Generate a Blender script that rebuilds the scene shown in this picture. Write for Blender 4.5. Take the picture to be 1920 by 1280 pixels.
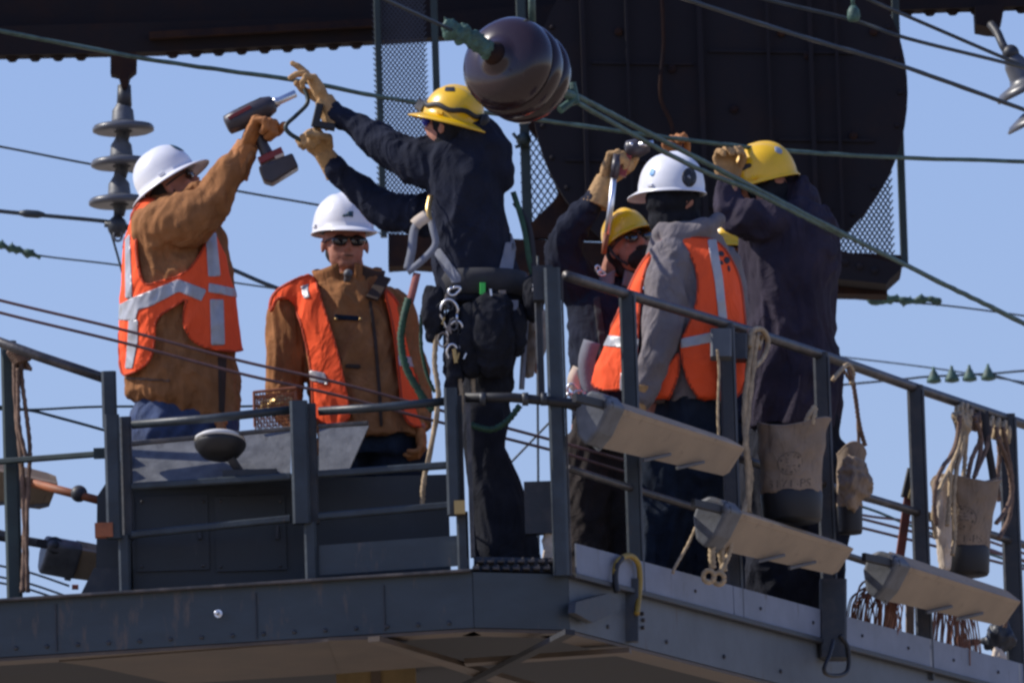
import bpy, bmesh, math, random
import numpy as np
from mathutils import Vector, Matrix, noise
random.seed(7); np.random.seed(7)
R = math.radians
for o in list(bpy.data.objects): bpy.data.objects.remove(o)
sc = bpy.context.scene
COL = sc.collection

# ------------------------------------------------------------------ camera, sky, sun, exposure
FPX = 24500.0                      # focal length in photo pixels (1920 wide)
DIST = 50.0
cam_d = bpy.data.cameras.new('camera'); cam = bpy.data.objects.new('camera', cam_d); COL.objects.link(cam)
cam_d.sensor_width = 36.0; cam_d.lens = FPX * 36 / 1920; cam_d.clip_start = 1.0; cam_d.clip_end = 20000
RC = Matrix.Rotation(R(98.95), 3, 'X') @ Matrix.Rotation(R(-1.8), 3, 'Z')
CAM = Vector((0, -DIST, 1.7))
cam.matrix_world = Matrix.Translation(CAM) @ RC.to_4x4()
sc.camera = cam
cam_d.dof.use_dof = True; cam_d.dof.focus_distance = 51.5; cam_d.dof.aperture_fstop = 12

SUN_DIR = Vector((-0.74, 0.09, 0.66)).normalized()       # towards the sun
world = bpy.data.worlds.new('World'); sc.world = world; world.use_nodes = True
wn = world.node_tree; wn.nodes.clear()
sky = wn.nodes.new('ShaderNodeTexSky'); sky.sky_type = 'NISHITA'; sky.sun_disc = False
sky.sun_elevation = math.asin(SUN_DIR.z)
sky.sun_rotation = math.atan2(SUN_DIR.x, SUN_DIR.y)
sky.air_density = 1.6; sky.dust_density = 0.3; sky.ozone_density = 4.0; sky.altitude = 50
bg = wn.nodes.new('ShaderNodeBackground'); bg.inputs['Strength'].default_value = 0.101
out = wn.nodes.new('ShaderNodeOutputWorld')
tint = wn.nodes.new('ShaderNodeMix'); tint.data_type = 'RGBA'; tint.blend_type = 'MULTIPLY'; tint.inputs[0].default_value = 1
tint.inputs[7].default_value = (1.0, 1.0, 1.46, 1)
wn.links.new(sky.outputs[0], tint.inputs[6]); wn.links.new(tint.outputs[2], bg.inputs[0]); wn.links.new(bg.outputs[0], out.inputs[0])
sl = bpy.data.lights.new('sun', 'SUN'); sl.energy = 4.8; sl.angle = R(0.5); sl.color = (1.0, 0.94, 0.85)
so = bpy.data.objects.new('sun', sl); COL.objects.link(so)
so.rotation_euler = (-SUN_DIR).to_track_quat('-Z', 'Y').to_euler()
vs = sc.view_settings; vs.view_transform = 'Standard'; vs.look = 'None'; vs.exposure = 0; vs.gamma = 1; vs.use_curve_mapping = False
sc.cycles.filter_width = 2.7

# ------------------------------------------------------------------ camera geometry helpers
RCn = np.array(RC); CAMn = np.array(CAM)
def ray(px, py):
    return RC @ Vector(((px - 960) / FPX, -(py - 640) / FPX, -1.0))
def P(px, py, Y):
    d = ray(px, py); t = (Y - CAM.y) / d.y
    return CAM + d * t
def proj(V):
    L = (np.asarray(V, float).reshape(-1, 3) - CAMn) @ RCn
    return np.stack([960 + FPX * L[:, 0] / -L[:, 2], 640 - FPX * L[:, 1] / -L[:, 2]], 1)
def mpp(Y): return (Y + DIST) / FPX          # metres per photo pixel at depth Y
# picture-plane axes at the platform
IX = RC @ Vector((1, 0, 0)); IY = RC @ Vector((0, 1, 0)); IZ = RC @ Vector((0, 0, 1))   # right, up, towards the camera

# ------------------------------------------------------------------ materials
MATS = {}
def mat(name, col, rough=0.6, metal=0.0, var=0.0, vscale=6.0, bump=0.0, bscale=60.0, col2=None, spec=0.5, sheen=0.0, coat=0.0, stretch=None, patch=0.5, wrinkle=0.0, stain=None, stain_at=.62, wscale=6.5):
    if name in MATS: return MATS[name]
    m = bpy.data.materials.new(name); m.use_nodes = True; nt = m.node_tree; b = nt.nodes['Principled BSDF']
    b.inputs['Base Color'].default_value = (*col, 1); b.inputs['Roughness'].default_value = rough
    b.inputs['Metallic'].default_value = metal; b.inputs['Specular IOR Level'].default_value = spec
    if sheen: b.inputs['Sheen Weight'].default_value = sheen; b.inputs['Sheen Roughness'].default_value = 0.6
    if coat: b.inputs['Coat Weight'].default_value = coat; b.inputs['Coat Roughness'].default_value = 0.08
    tc = nt.nodes.new('ShaderNodeTexCoord'); mp = nt.nodes.new('ShaderNodeMapping')
    nt.links.new(tc.outputs['Object'], mp.inputs[0])
    if stretch: mp.inputs['Scale'].default_value = stretch
    if var or col2:
        n = nt.nodes.new('ShaderNodeTexNoise'); n.inputs['Scale'].default_value = vscale; n.inputs['Detail'].default_value = 7; n.inputs['Roughness'].default_value = 0.62
        nt.links.new(mp.outputs[0], n.inputs[0])
        r = nt.nodes.new('ShaderNodeValToRGB')
        c2 = col2 if col2 else tuple(min(1, c * (1 + var)) for c in col)
        c1 = tuple(c * (1 - var) for c in col)
        r.color_ramp.elements[0].position = patch - 0.14; r.color_ramp.elements[1].position = patch + 0.16
        r.color_ramp.elements[0].color = (*c1, 1); r.color_ramp.elements[1].color = (*c2, 1)
        nt.links.new(n.outputs[0], r.inputs[0]); nt.links.new(r.outputs[0], b.inputs['Base Color'])
        mr = nt.nodes.new('ShaderNodeMapRange'); mr.inputs[3].default_value = max(0.02, rough - 0.12); mr.inputs[4].default_value = min(1, rough + 0.15)
        nt.links.new(n.outputs[0], mr.inputs[0]); nt.links.new(mr.outputs[0], b.inputs['Roughness'])
    if stain:
        ms = nt.nodes.new('ShaderNodeMapping'); ms.inputs['Scale'].default_value = (1, 1, .22); nt.links.new(tc.outputs['Object'], ms.inputs[0])
        ns = nt.nodes.new('ShaderNodeTexNoise'); ns.inputs['Scale'].default_value = 17; ns.inputs['Detail'].default_value = 9; ns.inputs['Roughness'].default_value = .7; nt.links.new(ms.outputs[0], ns.inputs[0])
        rs = nt.nodes.new('ShaderNodeValToRGB'); rs.color_ramp.elements[0].position = stain_at; rs.color_ramp.elements[1].position = stain_at + .1; nt.links.new(ns.outputs[0], rs.inputs[0])
        mx = nt.nodes.new('ShaderNodeMix'); mx.data_type = 'RGBA'; mx.inputs[7].default_value = (*stain, 1); nt.links.new(rs.outputs[0], mx.inputs[0])
        src = b.inputs['Base Color'].links[0].from_socket if b.inputs['Base Color'].links else None
        if src: nt.links.new(src, mx.inputs[6])
        else: mx.inputs[6].default_value = (*col, 1)
        nt.links.new(mx.outputs[2], b.inputs['Base Color'])
    if bump:
        n2 = nt.nodes.new('ShaderNodeTexNoise'); n2.inputs['Scale'].default_value = bscale; n2.inputs['Detail'].default_value = 5
        nt.links.new(mp.outputs[0], n2.inputs[0])
        bp = nt.nodes.new('ShaderNodeBump'); bp.inputs['Strength'].default_value = bump; bp.inputs['Distance'].default_value = 0.004
        nt.links.new(n2.outputs[0], bp.inputs['Height']); nt.links.new(bp.outputs[0], b.inputs['Normal'])
        if wrinkle:
            mw = nt.nodes.new('ShaderNodeMapping'); mw.inputs['Scale'].default_value = (1, 1, .55); mw.inputs['Rotation'].default_value = (0, .35, 0); nt.links.new(tc.outputs['Object'], mw.inputs[0])
            nw = nt.nodes.new('ShaderNodeTexNoise'); nw.inputs['Scale'].default_value = wscale; nw.inputs['Detail'].default_value = 3; nw.inputs['Distortion'].default_value = 1.1; nt.links.new(mw.outputs[0], nw.inputs[0])
            m1 = nt.nodes.new('ShaderNodeMath'); m1.operation = 'SUBTRACT'; m1.inputs[1].default_value = .5; nt.links.new(nw.outputs[0], m1.inputs[0])
            m2 = nt.nodes.new('ShaderNodeMath'); m2.operation = 'ABSOLUTE'; nt.links.new(m1.outputs[0], m2.inputs[0])
            m3 = nt.nodes.new('ShaderNodeMath'); m3.operation = 'POWER'; m3.inputs[1].default_value = .7; nt.links.new(m2.outputs[0], m3.inputs[0])
            b2 = nt.nodes.new('ShaderNodeBump'); b2.inputs['Strength'].default_value = wrinkle; b2.inputs['Distance'].default_value = .03; b2.invert = True
            nt.links.new(m3.outputs[0], b2.inputs['Height']); nt.links.new(bp.outputs[0], b2.inputs['Normal']); nt.links.new(b2.outputs[0], b.inputs['Normal'])
    MATS[name] = m; return m
M = dict(
 steel=mat('dark_painted_steel', (.021, .031, .040), .45, var=.35, vscale=9, bump=.35, bscale=40, stain=(.085, .05, .038), stain_at=.66),
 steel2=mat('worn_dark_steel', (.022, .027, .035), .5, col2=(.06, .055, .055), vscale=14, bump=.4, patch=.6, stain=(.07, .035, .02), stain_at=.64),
 pipe=mat('bare_pipe', (.05, .048, .05), .4, metal=.4, col2=(.14, .12, .11), vscale=12, bump=.3, patch=.6),
 fascia=mat('blue_grey_fascia_paint', (.030, .043, .053), .45, var=.22, vscale=3, bump=.15, bscale=20, stretch=(1, 1, 2.5), stain=(.085, .068, .058), stain_at=.57),
 alu=mat('weathered_aluminium', (.20, .22, .27), .55, metal=.2, var=.18, vscale=4, bump=.2, bscale=30, stain=(.11, .10, .095), stain_at=.60),
 alu2=mat('grey_side_beam_paint', (.092, .105, .118), .55, var=.25, vscale=3.5, bump=.2, bscale=24, stain=(.075, .06, .05), stain_at=.60),
 flange=mat('ochre_flange_paint', (.085, .062, .045), .6, var=.3, vscale=6, bump=.2),
 under=mat('dark_underside', (.02, .022, .028), .8, var=.3, vscale=5),
 tanplate=mat('tan_underside_plate', (.085, .066, .052), .7, var=.25, vscale=4, bump=.2),
 yellowst=mat('ochre_mast_paint', (.20, .14, .06), .6, var=.2, vscale=6),
 lamp=mat('ribbed_lamp_housing', (.31, .235, .16), .55, var=.12, vscale=5, bump=.1, spec=.3, stain=(.15, .11, .08), stain_at=.60),
 lampcap=mat('lamp_end_casting', (.10, .105, .115), .5, var=.3, vscale=12, bump=.3, stain=(.06, .045, .04), stain_at=.6),
 black=mat('black_rubber', (.012, .012, .014), .55, var=.2, vscale=20),
 rust=mat('rusted_steel', (.020, .016, .017), .9, spec=.15, col2=(.032, .019, .016), vscale=5, bump=.6, bscale=30, patch=.62),
 rustw=mat('brown_rusted_plate', (.018, .012, .013), .9, spec=.15, col2=(.045, .022, .014), vscale=7, bump=.6, bscale=25),
 disc=mat('black_signal_plate', (.019, .017, .020), .85, spec=.15, col2=(.030, .021, .020), vscale=4, bump=.3, patch=.65, stain=(.045, .022, .017), stain_at=.70),
 cage=mat('green_black_cage_paint', (.018, .034, .032), .5, var=.3, vscale=10),
 meshm=mat('expanded_mesh_metal', (.05, .055, .075), .5, var=.2, vscale=10),
 patina=mat('green_patina_cable', (.075, .125, .10), .55, metal=.2, var=.35, vscale=18, bump=.5, bscale=120),
 patina2=mat('green_corroded_clamp', (.05, .11, .085), .6, var=.4, vscale=30, bump=.5, bscale=90),
 wire=mat('dull_copper_wire', (.16, .085, .075), .5, metal=.2, var=.2, vscale=10),
 darkwire=mat('dark_cable', (.03, .04, .045), .5, var=.2, vscale=10),
 porcelain=mat('brown_glazed_porcelain', (.026, .013, .014), .18, var=.1, vscale=6, coat=.3, spec=.4, stain=(.045, .03, .028), stain_at=.62),
 greypor=mat('grey_porcelain', (.09, .095, .11), .35, var=.15, vscale=10),
 duck=mat('brown_duck_canvas', (.30, .135, .055), .95, var=.2, vscale=10, bump=.6, bscale=220, spec=.15, wrinkle=0.65, stain=(.13, .065, .035), stain_at=.60),
 duckdark=mat('dark_brown_corduroy', (.045, .028, .020), .9),
 vest=mat('orange_vest_fabric', (1.0, .115, .035), .85, spec=.2, var=.05, vscale=8, bump=.25, bscale=160, wrinkle=0.6, stain=(.62, .085, .035), stain_at=.63),
 binding=mat('dark_orange_binding', (.42, .05, .015), .85),
 tape=mat('silver_reflective_tape', (.42, .42, .43), .4, metal=.2, var=.1, vscale=20, bump=.1),
 navy=mat('navy_sweatshirt_cloth', (.017, .020, .034), .95, var=.2, vscale=9, bump=.5, bscale=160, spec=.12, wrinkle=0.65),
 navy2=mat('dark_work_trousers', (.017, .018, .024), .95, spec=.12, var=.3, vscale=9, bump=.5, bscale=120, wrinkle=0.65),
 coat=mat('dark_plum_coat_cloth', (.036, .029, .043), .9, var=.25, vscale=7, bump=.4, bscale=120, spec=.15, wrinkle=0.65),
 hoodie=mat('grey_sweatshirt_cloth', (.20, .18, .185), .95, var=.12, vscale=9, bump=.5, bscale=200, spec=.1, wrinkle=0.7),
 blackcl=mat('black_balaclava_knit', (.018, .019, .024), .95, var=.2, vscale=20, bump=.4, bscale=150, spec=.1),
 jeans=mat('blue_denim', (.035, .055, .12), .9, var=.35, vscale=11, bump=.5, bscale=180, wrinkle=0.65),
 dkjeans=mat('dark_denim', (.015, .022, .036), .95, spec=.15, var=.35, vscale=11, bump=.5, bscale=180, wrinkle=0.65),
 glove=mat('tan_leather_glove', (.42, .25, .105), .85, var=.22, vscale=22, bump=.6, bscale=120),
 glove2=mat('russet_leather_glove', (.40, .155, .045), .75, var=.22, vscale=22, bump=.6, bscale=120),
 skin=mat('skin', (.36, .165, .11), .6, col2=(.47, .21, .145), vscale=28, bump=.3, bscale=180, spec=.35),
 hair=mat('dark_hair', (.012, .009, .008), .8, bump=.8, bscale=200),
 helw=mat('white_helmet_shell', (.80, .80, .82), .32, var=.04, vscale=12, coat=.3, stain=(.5, .49, .47), stain_at=.66),
 hely=mat('yellow_helmet_shell', (.86, .50, .006), .30, var=.06, vscale=12, coat=.3, stain=(.45, .25, .03), stain_at=.66),
 glass=mat('dark_lens', (.01, .012, .016), .08, spec=.8, coat=.5),
 blens=mat('blue_mirror_lens', (.02, .05, .55), .15, spec=.8, coat=.6),
 decal=mat('dark_teal_print', (.02, .06, .085), .5), decalk=mat('black_print', (.015, .015, .02), .5), stamp=mat('faded_stamp_ink', (.085, .065, .05), .8),
 decalb=mat('blue_print', (.12, .35, .65), .5), decalw=mat('grey_print', (.3, .3, .32), .5), decalg=mat('grey_blue_sticker', (.25, .30, .36), .4),
 rope=mat('tan_rope', (.40, .30, .185), .9, var=.3, vscale=30, bump=.6, bscale=150),
 ropedk=mat('weathered_brown_rope', (.16, .10, .07), .9, var=.35, vscale=30, bump=.6, bscale=150),
 canvas=mat('bucket_canvas', (.25, .185, .13), .9, var=.2, vscale=7, bump=.5, bscale=140, wrinkle=.5, stain=(.12, .085, .06), stain_at=.58),
 web=mat('grey_webbing', (.19, .205, .25), .8, var=.15, vscale=16, bump=.4, bscale=200),
 webdk=mat('dark_webbing', (.03, .03, .035), .85, var=.2, vscale=16),
 chrome=mat('bright_steel', (.75, .76, .78), .34, metal=1.0, var=.1, vscale=20),
 brass=mat('worn_brass', (.45, .30, .12), .35, metal=.8),
 tool=mat('dark_tool_casing', (.045, .038, .045), .38, var=.2, vscale=14), toolred=mat('dark_red_plastic', (.22, .02, .02), .4),
 green=mat('green_rope', (.02, .065, .035), .7, var=.3, vscale=30), pink=mat('faded_red_webbing', (.35, .12, .10), .8, var=.2, vscale=20),
 limegreen=mat('bright_green_label', (.05, .55, .08), .5), yellow=mat('yellow_paint', (.30, .20, .03), .5, var=.2, vscale=20),
 orangeb=mat('orange_brown_paint', (.28, .085, .03), .6, var=.3, vscale=15), red=mat('red_handle_paint', (.20, .045, .022), .55, var=.3, vscale=12),
 bag=mat('brown_leather_pouch', (.24, .20, .17), .8, var=.25, vscale=12, bump=.4, wrinkle=.5), panel=mat('grey_console_panel', (.105, .11, .12), .5, var=.28, vscale=16, bump=.25, bscale=60, stain=(.06, .06, .065), stain_at=.56),
 cabinet=mat('dark_cabinet_paint', (.017, .023, .029), .5, var=.25, vscale=4, bump=.2, stain=(.05, .05, .055), stain_at=.62), pale=mat('pale_cloth', (.6, .5, .4), .9, var=.15, vscale=12),
 ground=mat('dry_brown_ballast', (.27, .215, .155), .95, col2=(.34, .28, .21), vscale=.5, bump=.5, bscale=3),
)

# ------------------------------------------------------------------ object helpers
def link(o, parent=None):
    COL.objects.link(o)
    if parent is not None:
        o.parent = parent
        o.matrix_parent_inverse = parent.matrix_world.inverted() if False else Matrix.Identity(4)
    return o
def thing(name, label, cat, loc, group=None):
    e = bpy.data.objects.new(name, None); COL.objects.link(e); e.location = loc
    e.empty_display_size = .1
    e['label'] = label; e['category'] = cat
    if group: e['group'] = group
    return e
def tag(o, label, cat, group=None):
    o['label'] = label; o['category'] = cat
    if group: o['group'] = group
    return o
def mk(name, V, F, m, parent=None, smooth=True, label=None):
    """one mesh object from WORLD coordinates; origin at its parent (or its own base centre when top-level)"""
    V = np.asarray(V, float).reshape(-1, 3)
    if parent is not None: org = np.array(worldloc(parent))
    else: org = np.array([V[:, 0].mean(), V[:, 1].mean(), V[:, 2].min()])
    me = bpy.data.meshes.new(name); me.from_pydata((V - org).tolist(), [], [list(map(int, f)) for f in F]); me.update()
    if smooth: me.polygons.foreach_set('use_smooth', [True] * len(me.polygons))
    me.materials.append(m)
    o = bpy.data.objects.new(name, me); COL.objects.link(o)
    if parent is None: o.location = org
    else: o.parent = parent
    if label: o['label'] = label
    return o
def worldloc(o):
    l = Vector(o.location); p = o.parent
    while p is not None: l = l + Vector(p.location); p = p.parent
    return l
class B:
    """collects simple closed shapes in world coordinates"""
    def __init__(s): s.V = []; s.F = []
    def add(s, V, F):
        n = len(s.V); s.V += [tuple(v) for v in V]; s.F += [[i + n for i in f] for f in F]; return s
    def box(s, a, b):        # axis aligned
        x0, y0, z0 = a; x1, y1, z1 = b
        V = [(x0,y0,z0),(x1,y0,z0),(x1,y1,z0),(x0,y1,z0),(x0,y0,z1),(x1,y0,z1),(x1,y1,z1),(x0,y1,z1)]
        return s.add(V, [(0,3,2,1),(4,5,6,7),(0,1,5,4),(1,2,6,5),(2,3,7,6),(3,0,4,7)])
    def bar(s, a, b, w, d, side=None, bev=0.12):
        """rectangular bar from a to b with chamfered edges; w across the picture, d in depth"""
        a = Vector(a); b = Vector(b); t = (b - a).normalized()
        sd = Vector(side) if side is not None else IX
        sd = (sd - t * sd.dot(t))
        if sd.length < 1e-3: sd = IY - t * IY.dot(t)
        sd.normalize(); dp = t.cross(sd).normalized()
        c = min(w, d) * bev
        pts = [(w/2-c, -d/2), (w/2, -d/2+c), (w/2, d/2-c), (w/2-c, d/2), (-w/2+c, d/2), (-w/2, d/2-c), (-w/2, -d/2+c), (-w/2+c, -d/2)]
        V = [a + sd*x + dp*y for x, y in pts] + [b + sd*x + dp*y for x, y in pts]
        n = 8
        F = [[i, (i+1) % n, n+(i+1) % n, n+i] for i in range(n)] + [list(range(n))[::-1], [n+i for i in range(n)]]
        return s.add(V, F)
    def prism(s, pts, off):
        """closed prism: polygon of world points extruded by vector off"""
        n = len(pts); off = Vector(off)
        V = [Vector(p) for p in pts] + [Vector(p) + off for p in pts]
        F = [list(range(n))[::-1], [n+i for i in range(n)]] + [[i, (i+1) % n, n+(i+1) % n, n+i] for i in range(n)]
        return s.add(V, F)
    def tube(s, pts, r, n=8, twist=0.0, cap=True, flat=None, lay=0.18):
        pts = [Vector(p) for p in pts]; k = len(pts)
        rs = r if isinstance(r, (list, tuple)) else [r] * k
        T = []
        for i in range(k):
            t = pts[min(i+1, k-1)] - pts[max(i-1, 0)]
            T.append(t.normalized() if t.length > 1e-9 else Vector((0, 0, 1)))
        ref = Vector((0, 0, 1)) if abs(T[0].z) < .9 else Vector((1, 0, 0))
        nrm = (ref - T[0] * ref.dot(T[0])).normalized()
        V = []; dist = 0
        for i in range(k):
            if i: dist += (pts[i] - pts[i-1]).length
            nrm = (nrm - T[i] * nrm.dot(T[i]))
            nrm = nrm.normalized() if nrm.length > 1e-6 else T[i].orthogonal().normalized()
            bn = T[i].cross(nrm)
            for j in range(n):
                a = 2 * math.pi * j / n
                rr = rs[i] * (1 + lay * math.sin(3 * a - dist * twist)) if twist else rs[i]
                V.append(pts[i] + nrm * math.cos(a) * rr + bn * math.sin(a) * rr * (flat or 1))
        F = [[i*n+j, i*n+(j+1) % n, (i+1)*n+(j+1) % n, (i+1)*n+j] for i in range(k-1) for j in range(n)]
        if cap: F += [list(range(n))[::-1], [(k-1)*n+j for j in range(n)]]
        return s.add(V, F)
    def ell(s, c, ax, nu=16, nv=10):
        """ellipsoid: centre and three axis vectors"""
        c = Vector(c); V = [c + ax[2]]
        for i in range(1, nv):
            th = math.pi * i / nv
            for j in range(nu):
                ph = 2 * math.pi * j / nu
                V.append(c + ax[0]*math.sin(th)*math.cos(ph) + ax[1]*math.sin(th)*math.sin(ph) + ax[2]*math.cos(th))
        V.append(c - ax[2]); F = []
        for j in range(nu): F.append([0, 1+j, 1+(j+1) % nu])
        for i in range(nv-2):
            for j in range(nu):
                a = 1 + i*nu
                F.append([a+j, a+nu+j, a+nu+(j+1) % nu, a+(j+1) % nu])
        a = 1 + (nv-2)*nu; l = len(V) - 1
        for j in range(nu): F.append([a+j, l, a+(j+1) % nu])
        return s.add(V, F)
    def ball(s, c, r, nu=16, nv=10): return s.ell(c, (Vector((r,0,0)), Vector((0,r,0)), Vector((0,0,r))), nu, nv)
    def lathe(s, base, axis, prof, n=32, xr=None):
        """prof: list of (distance along axis, radius)"""
        axis = Vector(axis).normalized(); u = (xr - axis*xr.dot(axis)).normalized() if xr else axis.orthogonal().normalized(); v = axis.cross(u)
        V = []; F = []
        for h, r in prof:
            for j in range(n):
                a = 2*math.pi*j/n
                V.append(Vector(base) + axis*h + (u*math.cos(a) + v*math.sin(a))*max(r, 1e-4))
        for i in range(len(prof)-1):
            for j in range(n): F.append([i*n+j, i*n+(j+1) % n, (i+1)*n+(j+1) % n, (i+1)*n+j])
        F += [list(range(n))[::-1], [(len(prof)-1)*n+j for j in range(n)]]
        return s.add(V, F)
    def loft(s, rows, n=28, ex=2.4):
        """closed loft of upright superellipse sections. rows: (py, xl, xr, Yc, depth radius in m)"""
        V = []; F = []
        for (py, xl, xr, Yc, ry) in rows:
            a = P(xl, py, Yc); b = P(xr, py, Yc); c = (a + b) / 2; hx = (b - a) / 2
            for j in range(n):
                t = 2*math.pi*j/n; ct, st = math.cos(t), math.sin(t)
                cx = math.copysign(abs(ct) ** (2/ex), ct); sy = math.copysign(abs(st) ** (2/ex), st)
                V.append(c + hx*cx + Vector((0, ry*sy, 0)))
        k = len(rows)
        F = [[i*n+j, (i+1)*n+j, (i+1)*n+(j+1) % n, i*n+(j+1) % n] for i in range(k-1) for j in range(n)]
        F += [list(range(n)), [(k-1)*n+j for j in range(n)][::-1]]
        return s.add(V, F)
    def limb(s, jts, n=16, sub=5):
        """rounded tapered limb through joints (px,py,Y,radius in m), resampled smoothly"""
        J = [(P(a, b, Y), r) for a, b, Y, r in jts]
        pts = []; rs = []
        for i in range(len(J)-1):
            p0 = J[max(i-1,0)][0]; p1, r1 = J[i]; p2, r2 = J[i+1]; p3 = J[min(i+2,len(J)-1)][0]
            for q in range(sub):
                t = q/sub
                c = 0.5*((2*p1) + (p2-p0)*t + (2*p0-5*p1+4*p2-p3)*t*t + (3*p1-p0-3*p2+p3)*t**3)
                pts.append(c); rs.append(r1 + (r2-r1)*(t*t*(3-2*t)))
        pts.append(J[-1][0]); rs.append(J[-1][1])
        # round ends
        s.ball(pts[0], rs[0]*.99, 14, 9); s.ball(pts[-1], rs[-1]*.99, 14, 9)
        return s.tube(pts, rs, n)
    def build(s, name, m, parent=None, smooth=False, label=None): return mk(name, s.V, s.F, m, parent, smooth, label)

def spline(pts, sub=6):
    J = [Vector(p) for p in pts]; o = []
    for i in range(len(J)-1):
        p0 = J[max(i-1,0)]; p1 = J[i]; p2 = J[i+1]; p3 = J[min(i+2,len(J)-1)]
        for q in range(sub):
            t = q/sub
            o.append(0.5*((2*p1) + (p2-p0)*t + (2*p0-5*p1+4*p2-p3)*t*t + (3*p1-p0-3*p2+p3)*t**3))
    o.append(J[-1]); return o
def pts3(l): return [P(*q) for q in l]

# ------------------------------------------------------------------ surface tools: voxel union, folds, iso-clip
def voxel(b, vox, smooth=4):
    """union of the closed shapes in b as one continuous surface -> (V, F, N) in world coordinates"""
    me = bpy.data.meshes.new('tmp'); me.from_pydata([tuple(v) for v in b.V], [], b.F); me.update()
    o = bpy.data.objects.new('tmp', me); COL.objects.link(o)
    r = o.modifiers.new('r', 'REMESH'); r.mode = 'VOXEL'; r.voxel_size = vox; r.adaptivity = 0
    if smooth:
        q = o.modifiers.new('s', 'SMOOTH'); q.factor = .5; q.iterations = smooth
    dg = bpy.context.evaluated_depsgraph_get(); dg.update()
    ev = o.evaluated_get(dg); em = ev.to_mesh()
    V = np.empty(len(em.vertices)*3); em.vertices.foreach_get('co', V); V = V.reshape(-1, 3).copy()
    N = np.empty(len(em.vertices)*3); em.vertex_normals.foreach_get('vector', N) if hasattr(em, 'vertex_normals') else em.vertices.foreach_get('normal', N)
    N = N.reshape(-1, 3).copy()
    F = [tuple(p.vertices) for p in em.polygons]
    ev.to_mesh_clear(); bpy.data.objects.remove(o); bpy.data.meshes.remove(me)
    return V, F, N
def folds(V, N, amp, sc_=(7, 7, 3.2), seed=0, ridge=.75, fine=.25, side=None):
    """cloth folds: ridged, warped noise pushed along the normals"""
    out = np.empty(len(V)); sx, sy, sz = sc_
    for i in range(len(V)):
        x, y, z = V[i]
        w = noise.noise_vector(Vector((x*2.2+seed, y*2.2, z*2.2)))
        p = Vector((x*sx + w.x*.9 + seed*3.1, y*sy + w.y*.9, z*sz + w.z*.9))
        a = 1 - abs(noise.noise(p))*3.0
        q = Vector((p.x*1.9 + p.z*.8, p.y*1.9, p.z*2.1 - p.x*.7)) + w*.6
        a2 = 1 - abs(noise.noise(q + Vector((5, 2, 7))))*3.2
        b_ = noise.noise(p*4.5 + Vector((9, 3, 1)))
        out[i] = ridge*(max(a, -1) + .55*max(a2, -.8)) + fine*b_
    out -= out.mean(); out = np.maximum(out, -.75)
    return V + N * (out * amp)[:, None]
def tri(F):
    o = []
    for f in F:
        for i in range(1, len(f)-1): o.append((f[0], f[i], f[i+1]))
    return o
def sdpoly(XY, poly):
    """signed distance in px, positive inside"""
    poly = np.asarray(poly, float); x, y = XY[:, 0], XY[:, 1]
    d = np.full(len(XY), 1e18); ins = np.zeros(len(XY), bool); n = len(poly)
    for i in range(n):
        a = poly[i]; b = poly[(i+1) % n]; e = b - a
        wx = x - a[0]; wy = y - a[1]; L = max((e**2).sum(), 1e-12)
        t = np.clip((wx*e[0] + wy*e[1]) / L, 0, 1)
        d = np.minimum(d, (wx - t*e[0])**2 + (wy - t*e[1])**2)
        c = ((a[1] > y) != (b[1] > y))
        with np.errstate(divide='ignore', invalid='ignore'):
            xc = (b[0]-a[0])*(y-a[1])/(b[1]-a[1]) + a[0]
        ins ^= c & (x < xc)
    return np.where(ins, 1, -1) * np.sqrt(d)
def clip(V, F, phi):
    """keep the part of the surface where phi > 0, cutting triangles along phi = 0"""
    T = tri(F); V = np.asarray(V); nv = []; idx = {}; cut = {}; out = []
    def keep(i):
        if i not in idx: idx[i] = len(nv); nv.append(V[i])
        return idx[i]
    def edge(i, j):
        k = (min(i, j), max(i, j))
        if k not in cut:
            t = phi[i] / (phi[i] - phi[j]); cut[k] = len(nv); nv.append(V[i]*(1-t) + V[j]*t)
        return cut[k]
    pos = phi > 0
    for a, b, c in T:
        k = int(pos[a]) + int(pos[b]) + int(pos[c])
        if k == 0: continue
        if k == 3: out.append((keep(a), keep(b), keep(c))); continue
        while not (pos[a] and (k == 1 or not pos[c])):
            a, b, c = b, c, a
            if k == 1 and pos[a]: break
            if k == 2 and pos[a] and pos[b]: break
        if k == 1: out.append((keep(a), edge(a, b), edge(a, c)))
        else:
            A, Bb = keep(a), keep(b); e1 = edge(b, c); e2 = edge(a, c)
            out.append((A, Bb, e1)); out.append((A, e1, e2))
    return np.array(nv).reshape(-1, 3), out
def shell(name, VFN, polys, off, thick, m, parent, front=None, holes=(), label=None, band=None):
    """a cloth shell lying 'off' above a surface inside outlines; front=True keeps only the side seen, None goes right round"""
    V, F, N = VFN
    XY = proj(V); phi = np.full(len(V), -1e9)
    if 'vest' in name or 'binding' in name:       # round the cut corners
        def chaikin(p):
            for _ in range(2): p = [q for i in range(len(p)) for q in ((p[i][0]*.75+p[(i+1) % len(p)][0]*.25, p[i][1]*.75+p[(i+1) % len(p)][1]*.25), (p[i][0]*.25+p[(i+1) % len(p)][0]*.75, p[i][1]*.25+p[(i+1) % len(p)][1]*.75))]
            return p
        polys = [chaikin(p) for p in polys]
    for p in polys: phi = np.maximum(phi, sdpoly(XY, p))
    for h in holes: phi = np.minimum(phi, -sdpoly(XY, h))
    if front:
        fc = -(N[:, 1]) + .06
        phi = np.minimum(phi, fc * 60)
    if band: phi = np.minimum(phi, band - phi)
    V2, F2 = clip(V + N*off, F, phi)
    if len(F2) == 0: return None
    o = mk(name, V2, F2, m, parent, True, label)
    s = o.modifiers.new('s', 'SOLIDIFY'); s.thickness = thick; s.offset = 1
    return o
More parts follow.
